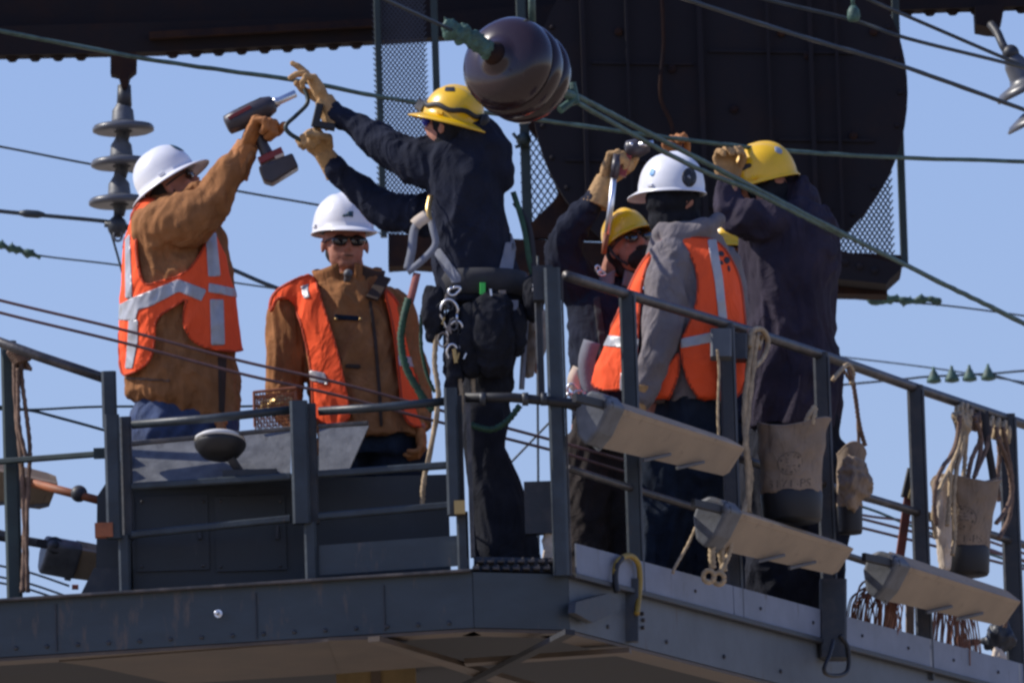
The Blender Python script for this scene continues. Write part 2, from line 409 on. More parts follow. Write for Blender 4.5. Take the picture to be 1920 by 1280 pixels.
def cloth(name, b, m, parent, vox=.011, amp=.010, seed=0, sc_=(7, 7, 3.2), smooth=4, label=None, ridge=.75, fine=.35):
    V, F, N = voxel(b, vox, smooth)
    V = folds(V, N, amp*1.15, sc_, seed, ridge, fine)
    o = mk(name, V, F, m, parent, True, label)
    return o, (V, F, N)

# ------------------------------------------------------------------ hands, heads, helmets
def frame(f, u):
    f = Vector(f).normalized(); u = Vector(u); u = (u - f*u.dot(f)).normalized(); r = f.cross(u).normalized()
    return r, f, u          # right, forward, up
def hand(name, wrist, d, palm, m, parent, curl=.6, thumb=1, sc_=1.0, spread=.12, fan=None, label=None, cuff=True):
    """gloved hand: wrist point, direction to the knuckles, palm normal; thumb +1/-1 picks its side"""
    d = Vector(d).normalized(); pn = Vector(palm); pn = (pn - d*pn.dot(d)).normalized(); sd = d.cross(pn).normalized() * thumb
    w = Vector(wrist); s = sc_ * 1.12; b = B()
    b.ell(w + d*.05*s, (sd*.043*s, pn*.021*s, d*.055*s), 14, 9)
    b.ell(w + d*.078*s, (sd*.044*s, pn*.018*s, d*.026*s), 14, 9)
    if cuff: b.tube([w - d*.07*s, w - d*.03*s, w + d*.02*s], [.043*s, .036*s, .030*s], 14)
    L = [.074, .084, .078, .060]
    for i in range(4):
        o = (1.5 - i) * .0215*s
        cu = (fan[i] if fan else curl)
        base = w + d*.085*s + sd*o
        ang = spread*(1.5-i)*.9
        dr = (d*math.cos(ang) + sd*math.sin(ang)).normalized()
        p = base; pts = [w + d*.055*s + sd*o*.9, p]; rs = [.012*s, .0118*s]; a = 0
        for q in range(3):
            a += cu * (1.15, 1.3, .8)[q]
            v = dr*math.cos(a) + pn*math.sin(a)
            p = p + v * L[i]*s*(.44, .32, .24)[q]; pts.append(p); rs.append((.0112, .0105, .0088)[q]*s)
        b.tube(pts, rs, 9)
        for q in range(1, 5): b.ball(pts[q], rs[q]*1.02, 10, 7)
    tp = [w + d*.022*s + sd*.028*s, w + d*.05*s + sd*.052*s + pn*.012*s, w + d*.082*s + sd*(.056 - .012*curl)*s + pn*(.022+.02*curl)*s, w + d*.105*s + sd*(.048 - .026*curl)*s + pn*(.028+.03*curl)*s]
    rs = [.017*s, .0145*s, .0125*s, .0105*s]
    b.tube(tp, rs, 9)
    for p, r in zip(tp, rs): b.ball(p, r, 10, 7)
    V, F, N = voxel(b, .0042, 2)
    V = folds(V, N, .0016, (40, 40, 40), 3)
    return mk(name, V, F, m, parent, True, label)
def add_head(b, c, f, u, open_=0, wide=1.0):
    """head shapes into b: c is the head centre (between the ears, eye height)"""
    r, f, u = frame(f, u); c = Vector(c); r = r*wide
    b.ell(c + u*.028 - f*.012, (r*.077, f*.098, u*.092))                 # cranium
    b.ell(c - u*.035 + f*.022, (r*.063, f*.070, u*.075))                 # face
    b.ell(c - u*.088 + f*.052, (r*.034, f*.032, u*.024))                 # chin
    b.ell(c - u*.062 + f*.010, (r*.060, f*.060, u*.045))                 # jaw
    b.ell(c + u*.016 + f*.078, (r*.056, f*.016, u*.012))                 # brow
    b.tube([c + u*.006 + f*.086, c - u*.018 + f*.100, c - u*.034 + f*.110], [.009, .011, .014], 8)   # nose
    b.ell(c - u*.036 + f*.098, (r*.018, f*.010, u*.009), 10, 7)
    for s in (-1, 1):
        b.ell(c - u*.020 + f*.062 + r*s*.040, (r*.020, f*.020, u*.018), 10, 7)   # cheek
        b.ell(c - u*.012 - f*.006 + r*s*.080, (r*.008, f*.018, u*.031), 10, 7)   # ear
    b.ell(c - u*.058 + f*.086, (r*.024, f*.009, u*.006), 10, 7); b.ell(c - u*.068 + f*.084, (r*.021, f*.009, u*.006), 10, 7)  # lips
    return r, f, u
def helmet(person, c, f, u, m, full=False, peak=.05, name='hard_hat', s=1.0, label=None):
    """shell with ridge and brim; c is the middle of the rim plane"""
    r, f, u = frame(f, u); c = Vector(c); NU = 72; V = []; F = []; prof = []
    NV = 16
    a, bb, h = .118*s, .142*s, .148*s
    for i in range(NV+1):
        v = i / NV; th = v * math.pi/2
        for j in range(NU):
            ph = 2*math.pi*j/NU; cx, cy = math.cos(ph), math.sin(ph)
            rad = math.sin(th) ** .9; hh = h * (max(math.cos(th), 0) ** .82)
            x = a*rad*cx; y = bb*rad*cy
            ridge = .010*s*math.exp(-(x/(.020*s))**2) * (1 - v**3) + .004*s*math.exp(-((abs(x)-.052*s)/(.012*s))**2)*(1-v**3)
            V.append(c + r*x*(1+.02*(v > .9)) + f*y + u*(hh + ridge))
    rim = []
    for (k, drop) in ((.25, -.004), (.6, -.010), (1, -.018), (1.02, -.022)):
        for j in range(NU):
            ph = 2*math.pi*j/NU; cx, cy = math.cos(ph), math.sin(ph)
            if full: e = (.052 + .012*max(cy, 0))*s; dz = drop*1.3*s
            else:
                pk = max(cy, 0) ** 3; e = (.008 + peak*pk)*s; dz = drop*(.7 + .7*pk)*s
            nx, ny = cx*a, cy*bb; L = math.hypot(nx, ny)
            V.append(c + r*(nx + nx/L*e*k) + f*(ny + ny/L*e*k) + u*dz)
    tot = NV + 4
    for i in range(tot):
        for j in range(NU): F.append([i*NU+j, (i+1)*NU+j, (i+1)*NU+(j+1) % NU, i*NU+(j+1) % NU])
    o = mk(name, V, F, m, person, True, label)
    sm = o.modifiers.new('s', 'SOLIDIFY'); sm.thickness = .0035; sm.offset = -1
    Vn = np.array([tuple(v) for v in V]); cen = np.array(tuple(c)); N = Vn - cen; N /= np.linalg.norm(N, axis=1)[:, None] + 1e-9
    hb = B(); hb.lathe(c - u*.012, u, [(0, .088*s), (0, .094*s), (.03, .094*s), (.03, .088*s)], 40, r); 
    # headband inside the shell
    q = hb.build('headband', M['black'], o, True)
    for sd_ in (-1, 1):        # accessory slot block
        e = B(); e.bar(c + r*sd_*(a+.002) + u*.010 - f*.012, c + r*sd_*(a+.002) + u*.010 + f*.012, .012, .016, u); e.build('slot', m, o)
    return o, (Vn, F, N)
def sunglasses(person, c, f, u, lens='glass', name='sunglasses'):
    r, f, u = frame(f, u); c = Vector(c)
    e = B()
    for s in (-1, 1):
        e.ell(c + f*.092 + r*s*.035, (r*.034, f*.014, u*.023), 14, 8)
    g = e.build(name, M[lens], person, True)
    fr = B(); fr.tube([c + f*.100 - r*.012 + u*.010, c + f*.104 + u*.012, c + f*.100 + r*.012 + u*.010], .004, 6)
    for s in (-1, 1): fr.tube([c + f*.090 + r*s*.064 + u*.010, c + f*.05 + r*s*.080 + u*.008, c - f*.01 + r*s*.086 + u*.002], .0035, 6)
    fr.build('frame', M['black'], g)
    return g
def person(label, foot, group='workers on the platform'):
    e = None
    return label, foot
def body(label, b, foot, vox=.008):
    headc = np.array(tuple(hc))
    """skin body: ONE continuous mesh, the top-level object of the person; clothing are its children"""
    V, F, N = voxel(b, vox, 3)
    V = np.asarray(V); org = np.array(tuple(foot))
    V = V - N*(.015*np.clip((np.linalg.norm(V - headc, axis=1) - .17)/.05, 0, 1))[:, None]
    me = bpy.data.meshes.new('person'); me.from_pydata((V-org).tolist(), [], [list(f) for f in F]); me.update()
    me.polygons.foreach_set('use_smooth', [True]*len(me.polygons)); me.materials.append(M['skin'])
    o = bpy.data.objects.new('person', me); COL.objects.link(o); o.location = org
    tag(o, label, 'person', 'workers on the lift platform')
    return o
def boots(par, spots, m='webdk'):
    for (px, py, Y, dx, dy) in spots:
        b = B(); p = P(px, py, Y); d = Vector((dx, dy, 0)).normalized(); up = Vector((0, 0, 1)); s = d.cross(up)
        p = Vector((p.x, p.y, ZDECK))
        b.ell(p + up*.045 + d*.09, (s*.05, d*.11, up*.045)); b.ell(p + up*.05, (s*.045, d*.07, up*.05))
        b.tube([p + up*.04, p + up*.20], [.052, .056], 14)
        V, F, N = voxel(b, .009, 3); V[:, 2] = np.maximum(V[:, 2], ZDECK + .003)
        mk('boot', V, F, M[m], par, True)

# ================================================================== SETTING
g = B(); g.add([(-3000,-3000,0),(3000,-3000,0),(3000,6000,0),(-3000,6000,0)], [(0,1,2,3)])
go = g.build('ground', M['ground']); go['kind'] = 'structure'

# ---------------------------------------------------------------- work platform
CL = P(885, 1072, 0.0); CR = P(1065, 1078, 0.15); ZDECK = CL.z - .01
def vert(px, pyt, pyb, Y):
    a = P(px, (pyt+pyb)/2, Y); return Vector((a.x, Y, P(px, pyb, Y).z)), Vector((a.x, Y, P(px, pyt, Y).z))
nR = Vector((math.sin(R(65)), -math.cos(R(65)), 0)); uR = Vector((math.cos(R(65)), math.sin(R(65)), 0))
nL = Vector((-math.sin(R(13)), -math.cos(R(13)), 0)); uL = Vector((math.cos(R(13)), -math.sin(R(13)), 0))
def PN(px, py, org, n, off=0.0):
    d = ray(px, py); t = ((Vector(org) + n*off) - CAM).dot(n) / d.dot(n); return CAM + d*t
def PR(px, py, off=0.0): return PN(px, py, CR, nR, off)
def PL(px, py, off=0.0): return PN(px, py, CL, nL, off)
plat = thing('work_platform', 'dark steel aerial work platform with pipe railings, carrying all the workers', 'work platform', (CL.x, CL.y, CL.z - .25))
# fascia beams
def beam_quad(name, tl, tr, br, bl, n, th, m, bolts=()):
    b = B(); b.prism([tl, tr, br, bl], -n*th); return b.build(name, m, plat)
tl = PL(-330, 1157); tr = CL; br = Vector((CL.x, CL.y, P(885, 1176, 0).z)); bl = Vector((tl.x, tl.y, br.z)); tl.z = tr.z
beam_quad('front_beam', tl, tr, br, bl, nL, .06, M['fascia'])
nC = Vector((CR.y-CL.y, -(CR.x-CL.x), 0)).normalized()
c2 = CR.copy(); c2.z = CL.z
beam_quad('corner_beam', CL + Vector((.003,0,0)), c2 - uR*.002, Vector((c2.x, c2.y, br.z)), Vector((br.x+.003, br.y, br.z)), nC, .06, M['fascia'])
e = c2 + uR*6.0
beam_quad('side_beam', c2 + uR*.004, e, Vector((e.x, e.y, br.z)), Vector((c2.x, c2.y, br.z)) + uR*.004, nR, .06, M['alu2'])
for px in (105, 480, 720):
    a, b_ = vert(px, 1130-px*.058+8, 1232-px*.062-6, PL(px, 1150).y-.004); b = B(); b.bar(a, b_, .006, .006, Vector((1, 0, 0))); b.build('weld_seam', M['steel2'], plat)
for i in range(15):
    px = 30 + i*58; q = PL(px, 1222 - px*.058 - 6); b = B(); b.lathe(q, nL, [(0, .009), (.005, .009), (.009, .004)], 8); b.build('bolt', M['steel2'], plat)
for i in range(8):
    q = c2 + uR*(.35+i*.55); q = Vector((q.x, q.y, br.z+.05)); b = B(); b.lathe(q, nR, [(0, .009), (.005, .009), (.009, .004)], 8); b.build('bolt', M['steel2'], plat)
# toe board on the receding side, in panels between the posts
ztoe0 = PR(1075, 1076).z; ztoe1 = PR(1075, 1020).z
xs = [1072, 1368, 1565, 1738, 1905, 2110]
def rz(px, pyguess, z):     # point of the side plane at picture column px and height z
    q = PR(px, pyguess)
    for _ in range(6):
        q = PR(px, pyguess); dz = q.z - z; pyguess += dz / mpp(q.y)
    return q
for i in range(len(xs)-1):
    a = rz(xs[i], 1050+.3*(xs[i]-1075), ztoe0); b_ = rz(xs[i+1], 1050+.3*(xs[i+1]-1075), ztoe0)
    b = B(); b.prism([a + nR*.02 + uR*.004, b_ + nR*.02 - uR*.004, Vector((b_.x, b_.y, ztoe1)) + nR*.02 - uR*.004, Vector((a.x, a.y, ztoe1)) + nR*.02 + uR*.004], -nR*.006)
    tb = b.build('toe_board', M['alu'], plat)
    for k in (.25, .75):
        q = a.lerp(b_, k) + nR*.02 + Vector((0, 0, .055))
        s = B(); s.lathe(q - nR*.002, nR, [(0, .007), (.006, .007), (.009, .004)], 10); s.build('bolt', M['steel2'], tb)
# ledge between the toe board and the side beam, upper lip of the beams
b = B(); a = CR.copy(); a.z = ztoe0; b.bar(a - Vector((0,0,.012)) + nR*.02, a + uR*6 - Vector((0,0,.012)) + nR*.02, .02, .03, Vector((0,0,1))); b.build('ledge', M['steel2'], plat)
lip = B(); lip.bar(PL(-330, 1157) * 1.0, CL + Vector((0,0,.006)), .012, .05, Vector((0,0,1)))
tl2 = tl.copy(); tl2.z = CL.z + .004
lip = B(); lip.bar(tl2 + nL*.012, CL + Vector((0, 0, .004)) + nL*.012, .012, .045, Vector((0, 0, 1)), .25); lip.build('top_lip', M['pipe'], plat)
# lower flange edges (ochre)
zb = br.z
for a, bb_, n in ((Vector((bl.x, bl.y, zb)), Vector((br.x, br.y, zb)), nL), (Vector((br.x, br.y, zb)), Vector((c2.x, c2.y, zb)), nC), (Vector((c2.x, c2.y, zb)), Vector((e.x, e.y, zb)), nR)):
    b = B(); w = .13
    b.prism([a - n*.002 - Vector((0,0,.003)), bb_ - n*.002 - Vector((0,0,.003)), bb_ - n*w - Vector((0,0,.003)), a - n*w - Vector((0,0,.003))], Vector((0,0,-.012))); b.build('lower_flange', M['flange'], plat)
# underside: deck plate, tan soffit plate, cross beams, mast
dk = B()
poly = [bl + Vector((0, 0, .2)), br + Vector((0, 0, .2)), Vector((c2.x, c2.y, zb+.2)), Vector((e.x, e.y, zb+.2)), Vector((e.x-5, e.y+1.5, zb+.2)), Vector((bl.x, bl.y+6, zb+.2))]
ins = [p.copy() for p in poly]
for i, n in ((0, nL), (1, nL), (2, nR), (3, nR)): ins[i] = ins[i] - n*.07
dk.prism(ins, Vector((0, 0, .04))); dk.build('deck_plate', M['under'], plat)
zu = zb - .02
def under(pxs, name, m, z=zu, th=.05):
    b = B(); pts = []
    for px, py in pxs:
        d = ray(px, py); t = (z - CAM.z) / d.z; pts.append(CAM + d*t)
    b.prism(pts, Vector((0, 0, th))); return b.build(name, m, plat)
b = under([(110, 1240), (615, 1202), (640, 1212), (640, 1262), (330, 1282), (180, 1250)], 'soffit_plate', M['tanplate'], zu, .012)
b = under([(615, 1200), (705, 1197), (860, 1245), (640, 1262)], 'soffit_plate', M['tanplate'], zu-.006, .012)
b = under([(690, 1203), (712, 1201), (1010, 1290), (975, 1296)], 'cross_beam', M['flange'], zu-.03, .02)
b = under([(870, 1243), (1180, 1222), (1184, 1227), (874, 1249)], 'cross_beam', M['flange'], zu-.03, .02)
b = under([(1060, 1188), (1078, 1190), (862, 1300), (845, 1300)], 'cross_beam', M['under'], zu-.055, .02)
a = P(705, 1242, 2.6)
b = B(); b.box((a.x-.16, 2.4, a.z-4), (a.x+.16, 2.8, a.z)); mast = b.build('mast', M['yellowst'], plat)
b = B(); b.box((a.x-.02, 2.39, a.z-4), (a.x+.02, 2.4, a.z-.02)); b.build('mast_seam', M['flange'], mast)

def post(px, pyt, pyb, Y, w=.05, d=.05, m='steel', name='post', cap=True):
    a, b_ = vert(px, pyt, pyb, Y); b = B(); b.bar(a, b_, w, d, Vector((1, 0, 0)), .18); o = b.build(name, M[m], plat)
    return o
def bar_px(a, b_, w, d=None, m='steel', name='rail', parent=None, rnd=False):
    bb = B(); p, q = P(*a), P(*b_)
    if rnd: bb.tube([p, p.lerp(q, .5) - Vector((0,0,.004)), q], w/2, 12)
    else: bb.bar(p, q, w, d or w, Vector((0, 0, 1)), .2)
    return bb.build(name, M[m], parent or plat, smooth=rnd)
YL = lambda px: 0.0 + (885-px)*mpp(.3)*math.tan(R(13)) + .05
# front-left railing gates
post(212, 778, 1010, YL(212)-.03, .060, .055); post(238, 782, 1012, YL(212)+.03, .045, .05, 'steel2'); post(234, 1004, 1128, YL(234)+.01, .045, .05)
post(563, 752, 982, YL(563)-.03, .070, .055); post(586, 757, 982, YL(563)+.03, .04, .05, 'steel2'); post(583, 980, 1100, YL(583), .048, .05)
post(848, 728, 966, YL(848)-.03, .052, .055); post(864, 742, 968, YL(848)+.03, .022, .04, 'steel2'); post(868, 960, 1078, YL(868), .046, .05); post(882, 757, 1044, YL(882)-.02, .018, .05, 'pipe')
post(205, 697, 800, YL(205)+.1, .058, .055, 'steel')
for (x0, y0, x1, y1, w) in ((248, 796, 545, 768, .034), (598, 771, 836, 752, .034), (248, 912, 545, 893, .028), (598, 889, 836, 872, .028),
                            (248, 1002, 545, 972, .028), (598, 968, 842, 947, .028), (248, 832, 545, 803, .016), (598, 799, 690, 793, .016)):
    bar_px((x0, y0, YL(x0)), (x1, y1, YL(x1)), w, .03, 'steel' if w > .02 else 'pipe', rnd=w > .03)
b = B(); b.box(tuple(P(178, 1006, YL(190)-.08)), tuple(P(212, 982, YL(190)-.03))); b.build('hinge_block', M['orangeb'], plat)
b = B(); b.box(tuple(P(852, 963, YL(860)-.10)), tuple(P(872, 940, YL(860)-.06))); b.build('latch_block', M['brass'], plat)
# lower kick plate on the front-left
b = B(); b.prism([PL(598, 1078, -.05), PL(858, 1060, -.05), PL(858, 1003, -.05), PL(598, 1022, -.05)], -nL*.01); b.build('kick_plate', M['fascia'], plat)
# left far railing
post(22, 640, 1140, YL(22)+.35, .062, .055, 'cage')
bar_px((-60, 620, YL(0)+.2), (205, 712, YL(205)+.16), .040, m='pipe', rnd=True)
bar_px((-40, 868, YL(0)+.30), (196, 850, YL(205)+.16), .022, .03, 'cage')
bar_px((-40, 990, YL(0)+.42), (70, 1018, YL(60)+.42), .030, .03, 'steel2')
b = B(); q = P(190, 850, YL(190)+.12); b.box((q.x-.03, q.y-.02, q.z-.018), (q.x+.03, q.y+.02, q.z+.02)); b.build('rail_clamp', M['cage'], plat)
# corner post and arm
post(1044, 503, 1080, .10, .064, .06); post(1062, 520, 1080, .12, .008, .03, 'pipe')
b = B(); b.box(tuple(P(1000, 562, .12)), tuple(P(1036, 503, .20))); b.build('corner_bracket', M['steel2'], plat)
post(1012, 560, 745, .22, .03, .04, 'steel2')
b = B(); b.tube([P(872, 745, .05), P(960, 745, .05), P(1035, 752, .06), P(1150, 762, .10)], .019, 12); arm_ = b.build('clamp_arm', M['black'], plat, True)
for px in (905, 985, 1020): 
    b = B(); c = P(px, 748, .05); b.tube([c - IX*.012, c + IX*.012], .026, 12); b.build('clamp_ring', M['steel2'], arm_, True)
b = B(); b.box(tuple(P(985, 1000, .30)), tuple(P(1036, 905, .36))); b.build('gate_bracket', M['steel2'], plat)
# chamfer grating: serrated planks standing on the corner beam
b = B()
for i in range(9):
    for r_ in range(2):
        x = 892 + i*19 + r_*9; y = 1066 - r_*13
        c = P(x, y, .03 + (x-885)*.0008 + .02*r_)
        b.bar(c - IX*.013, c + IX*.013, .014, .05, Vector((0,0,1)), .3); b.bar(c + IX*.004 + IY*.008, c + IX*.012 + IY*.012, .012, .03, Vector((0,0,1)), .3)
go_ = b.build('serrated_grating', M['pipe'], plat); go_['kind'] = 'stuff'
b = B(); b.prism([P(888, 1070, .055), P(1062, 1073, .17), P(1062, 1046, .19), P(888, 1043, .075)], Vector((0, .02, 0))); b.build('grating_edge', M['steel2'], plat)
# side railing on the receding edge
for (px, pt, pb, w, m) in ((1184, 547, 1112, .062, 'steel'), (1370, 606, 1170, .06, 'steel2'), (1548, 661, 1215, .062, 'steel2'), (1725, 722, 1275, .066, 'steel2'), (1897, 776, 1340, .074, 'steel2')):
    q = PR(px, (pt+pb)/2, -.02); a, b_ = vert(px, pt, pb, q.y); b = B(); b.bar(a, b_, w, .05, Vector((1, 0, 0)), .18); po = b.build('post', M[m], plat)
    b = B(); sd_ = Vector((w/2+.0, 0, 0)); b.bar(a + sd_ + Vector((0,-.012,0)), b_ + sd_ + Vector((0,-.012,-.02)), .010, .03, Vector((1,0,0)), .2); b.build('post_edge', M['alu2'], po)
def rail_R(pts, r, m='pipe', off=-.02, name='rail'):
    b = B(); b.tube(spline([PR(x, y, off) for x, y in pts], 4), r, 12); return b.build(name, M[m], plat, True)
rail_R([(1062, 517), (1190, 556), (1376, 612), (1560, 672), (1725, 730), (1895, 787), (2060, 842)], .021)
rail_R([(1062, 757), (1210, 806), (1399, 863), (1559, 912), (1723, 961), (1901, 1015), (2060, 1066)], .017)
rail_R([(1067, 878), (1200, 920), (1330, 960), (1600, 1045), (1760, 1096)], .015)
# junction box, thick dark cable box, dark plates on the side beam, grab loop
q = PR(1350, 645, .03); b = B(); b.bar(PR(1352, 672, .05), PR(1352, 620, .05), .085, .09, Vector((1, 0, 0)), .1); jb = b.build('junction_box', M['alu2'], plat)
b = B(); b.bar(PR(1378, 676, .0), PR(1378, 628, .0), .10, .08, Vector((1, 0, 0)), .1); b.build('junction_box', M['steel2'], plat)
b = B(); b.bar(PR(1562, 1235, .05), PR(1562, 1088, .05), .11, .09, Vector((1, 0, 0)), .1); b.build('cable_box', M['steel2'], plat)
b = B(); b.tube(spline([PR(1575, 1190, .10), PR(1590, 1215, .12), PR(1588, 1258, .12), PR(1560, 1266, .12), PR(1545, 1255, .12), PR(1556, 1225, .12), PR(1562, 1200, .1)]), .009, 8); b.build('cable', M['black'], plat, True)
b = B(); b.prism([PR(1080, 1128, .05), PR(1140, 1112, .05), PR(1164, 1128, .05), PR(1163, 1142, .05), PR(1112, 1167, .05), PR(1078, 1148, .05)], -nR*.03); b.build('dark_plate', M['steel2'], plat)  # dark plate added to give the dark polygon on the side beam
b = B(); b.bar(PR(1184, 1203, .015), PR(1184, 1085, .015), .055, .03, Vector((1,0,0)), .1); b.build('dark_plate', M['steel2'], plat)  # narrow dark plate added for the dark band below the grab loop
b = B(); b.tube(spline([PR(1155, 1098, .04), PR(1153, 1070, .04), PR(1160, 1050, .04), PR(1180, 1041, .04), PR(1196, 1055, .04), PR(1200, 1085, .04), PR(1198, 1115, .04), PR(1194, 1150, .05)]), .0115, 10); b.build('grab_loop', M['yellow'], plat, True)
b = B(); b.tube(spline([PR(1157, 1110, .05), PR(1153.5, 1085, .042), PR(1156, 1060, .042), PR(1166, 1046, .042)]), .0125, 10); b.build('grab_loop', M['black'], plat, True, 'black sleeve on the yellow grab loop')
for (px, py) in ((1202, 1150), (1204, 1162), (1203, 1176)):
    b = B(); b.lathe(PR(px, py, .0), nR, [(0, .008), (.012, .008), (.014, .004)], 8); b.build('bolt', M['pipe'], plat)
q = PL(410, 1150); b = B(); b.lathe(q, nL, [(0, .016), (.006, .016), (.006, .009), (.04, .008), (.042, .004)], 12); b.build('bolt', M['chrome'], plat)

# ---------------------------------------------------------------- control cabinet with sloping console
cab = thing('control_cabinet', 'dark control cabinet with sloping grey console behind the front railing', 'cabinet', tuple(Vector((P(400, 1000, .6).x, .6, ZDECK))))
Yc = .62
a = P(246, 905, Yc); b_ = P(840, 905, Yc)
b = B(); b.box((a.x, Yc - .10, ZDECK+.02), (b_.x, Yc + .22, P(540, 905, Yc).z)); b.build('cabinet_body', M['cabinet'], cab)
b = B(); b.prism([P(248, 908, YL(248)+.10), P(545, 897, YL(545)+.10), P(545, 803, YL(545)+.28), P(248, 826, YL(248)+.28)], Vector((0, .02, -.004))); b.build('console_panel', M['panel'], cab)
b = B(); b.prism([P(598, 893, YL(598)+.12), P(650, 890, YL(650)+.12), P(692, 796, YL(690)+.30), P(598, 802, YL(598)+.30)], Vector((0, .02, -.004))); b.build('console_panel', M['panel'], cab)
b = B(); b.prism([P(180, 1090, .52), P(246, 1090, .52), P(246, 850, .52), P(230, 858, .52), P(182, 930, .52)], Vector((0, .22, 0))); b.build('side_panel', M['cabinet'], cab)
b = B(); b.prism([P(152, 1112, .5), P(246, 1106, .5), P(246, 1064, .5), P(176, 1064, .5)], Vector((0, .25, 0))); b.build('base_box', M['steel2'], cab)
b = B(); b.bar(P(135, 1100, .5), P(147, 1100, .5), .02, .02); b.build('red_reflector', M['red'], cab)
for (x0, x1) in ((252, 395), (400, 540)):
    b = B(); q0 = P(x0+6, 1072, Yc-.10); q1 = P(x1-6, 928, Yc-.10); b.box((q0.x, Yc-.112, q0.z), (q1.x, Yc-.098, q1.z)); dr_ = b.build('cabinet_door', M['cabinet'], cab)
    b = B(); b.bar(P(x1-20, 1010, Yc-.12), P(x1-20, 985, Yc-.12), .012, .02); b.build('door_latch', M['steel2'], dr_)
    for xx, yy in ((x0+14, 940), (x1-14, 940), (x0+14, 1062), (x1-14, 1060)):
        b = B(); b.lathe(P(xx, yy, Yc-.112), Vector((0, -1, 0)), [(0, .007), (.005, .006), (.007, .003)], 8); b.build('screw', M['pipe'], dr_)
# spot lamp bolted to the console
sp = thing('spot_lamp', 'small spot lamp with pale oval top mounted on the grey console', 'lamp', tuple(P(415, 880, .35)))
b = B(); c = P(412, 838, .30)
b.lathe(c - Vector((0,0,.03)), Vector((.05, .25, 1)), [(-.012, .045), (0, .075), (.03, .098), (.045, .102), (.052, .096)], 28); b.build('lamp_body', M['black'], sp, True)
b = B(); b.lathe(c + Vector((.001, .006, .020)), Vector((.05, .25, 1)), [(0, .102), (.012, .100), (.022, .085), (.026, .01)], 28); b.build('lamp_top', M['lampcap'] if False else mat('white_lamp_rim', (.6, .6, .58), .5), sp, True)
b = B(); b.bar(P(432, 858, .30), P(455, 892, .34), .03, .03); b.build('bracket', M['steel2'], sp)
b = B(); b.box(tuple(P(418, 900, .30)), tuple(P(520, 882, .36))); b.build('base', M['steel2'], sp)

# ---------------------------------------------------------------- ribbed work lights
def work_light(org, U, Nn, L, label, s=1.0, flip=False, top=.055, bot=.142, wid=.108):
    """org: outer upper edge at the cap end; U along the housing; Nn outward"""
    U = Vector(U).normalized(); Nn = Vector(Nn); Z = U.cross(Nn); Z = Z if Z.z > 0 else -Z
    t = thing('work_light', label, 'work light', tuple(Vector(org) - Vector((0, 0, bot))), 'ribbed tube work lights along the railings')
    def prof(g):
        pts = []
        A = (-wid*.75, top); Bp = (0, 0); B0_ = (-wid*.16, top*.24); B1_ = (-wid*.12, -bot*.14); Cc = (-wid, -bot); D = (-wid*1.35, -bot*.55); E = (-wid*1.3, top*.5)
        def seg(p, q, n, amp):
            for i in range(n):
                k = i/n; x = p[0]+(q[0]-p[0])*k; z = p[1]+(q[1]-p[1])*k
                nx, nz = -(q[1]-p[1]), (q[0]-p[0]); l = math.hypot(nx, nz); am = amp*(i % 2)
                pts.append((x + nx/l*am*s_, z + nz/l*am*s_))
        s_ = 1
        seg(A, B0_, 18, -.002); seg(B0_, Bp, 2, 0); seg(Bp, B1_, 2, 0); seg(B1_, Cc, 36, -.002); seg(Cc, D, 3, 0); seg(D, E, 3, 0); seg(E, A, 3, 0)
        return [(x*s*g, z*s*g) for x, z in pts]
    def ext(p, a0, a1, k=1.0): 
        n = len(p); V = [Vector(org) + U*a0 + Nn*x + Z*z for x, z in p] + [Vector(org) + U*a1 + Nn*(x*k) + Z*(z*k) for x, z in p]
        F = [[i, (i+1) % n, n+(i+1) % n, n+i] for i in range(n)] + [list(range(n))[::-1], list(range(n, 2*n))]
        return V, F
    b = B(); b.add(*ext(prof(1), .0, L, .76)); b.build('housing', M['lamp'], t)
    b = B(); cap = [(.01, 0), (-.02, .045), (-.075, .068), (-.125, .05), (-.15, -.02), (-.14, -.12), (-.10, -.162), (-.05, -.11)]
    cap = [(x*s*wid/.108, z*s*(bot/.15)) for x, z in cap]
    V, F = ext(cap, -.13*s, .012); b.add(V, F); ce = b.build('end_cap', M['lampcap'], t); mb = ce.modifiers.new('b', 'BEVEL'); mb.width = .014; mb.segments = 3
    b = B(); V, F = ext([(x*1.03-.003, z*1.03) for x, z in cap], -.02, .004); b.add(V, F); b.build('cap_band', M['alu2'], t)
    b = B(); V, F = ext([(x*.76, z*.76) for x, z in prof(.98)], L+.001, L+.03, .86); b.add(V, F); b.build('end_plate', M['lamp'], t)
    c = Vector(org) - U*.10*s + Nn*(-.03) + Z*.002
    b = B(); b.lathe(c, Nn, [(0, .034), (.02, .034), (.02, .017), (.034, .014), (.036, .006)], 20); b.build('pivot_knob', M['steel2'], t, True)
    b = B(); b.bar(c - U*.24*s - Z*.0 - Nn*.02, c + Nn*.004, .034, .02, Z, .2); b.build('swing_arm', M['black'], t)
    for k in (.35, .62):
        q = Vector(org) + U*L*k + (Nn*(-wid) - Z*bot)*(1-.24*k)
        b = B(); b.bar(q - Z*.012, q + U*.16 + Nn*.045 + Z*.05 - Nn*.0 - Z*.02, .012, .012); b.build('clip', M['lampcap'], t)
    return t
def wl(px, py, L, lab, off=.22, dz=-.012, **k):
    q = PR(px, py, off)
    U = (uR + Vector((0, 0, dz))).normalized(); return work_light(q, U, nR, L, lab, **k)
wl(1168, 766, 1.12, 'tan ribbed work light just right of the corner post, uppermost on the side rail')
wl(1388, 962, 1.08, 'ribbed work light below the printed canvas bucket, middle one of three', top=.045, bot=.135)
wl(1704, 1062, 1.13, 'ribbed work light at the far end of the side rail, below the coiled ropes', top=.07, bot=.13)
nF = Vector((-.42, -.9, 0)).normalized()
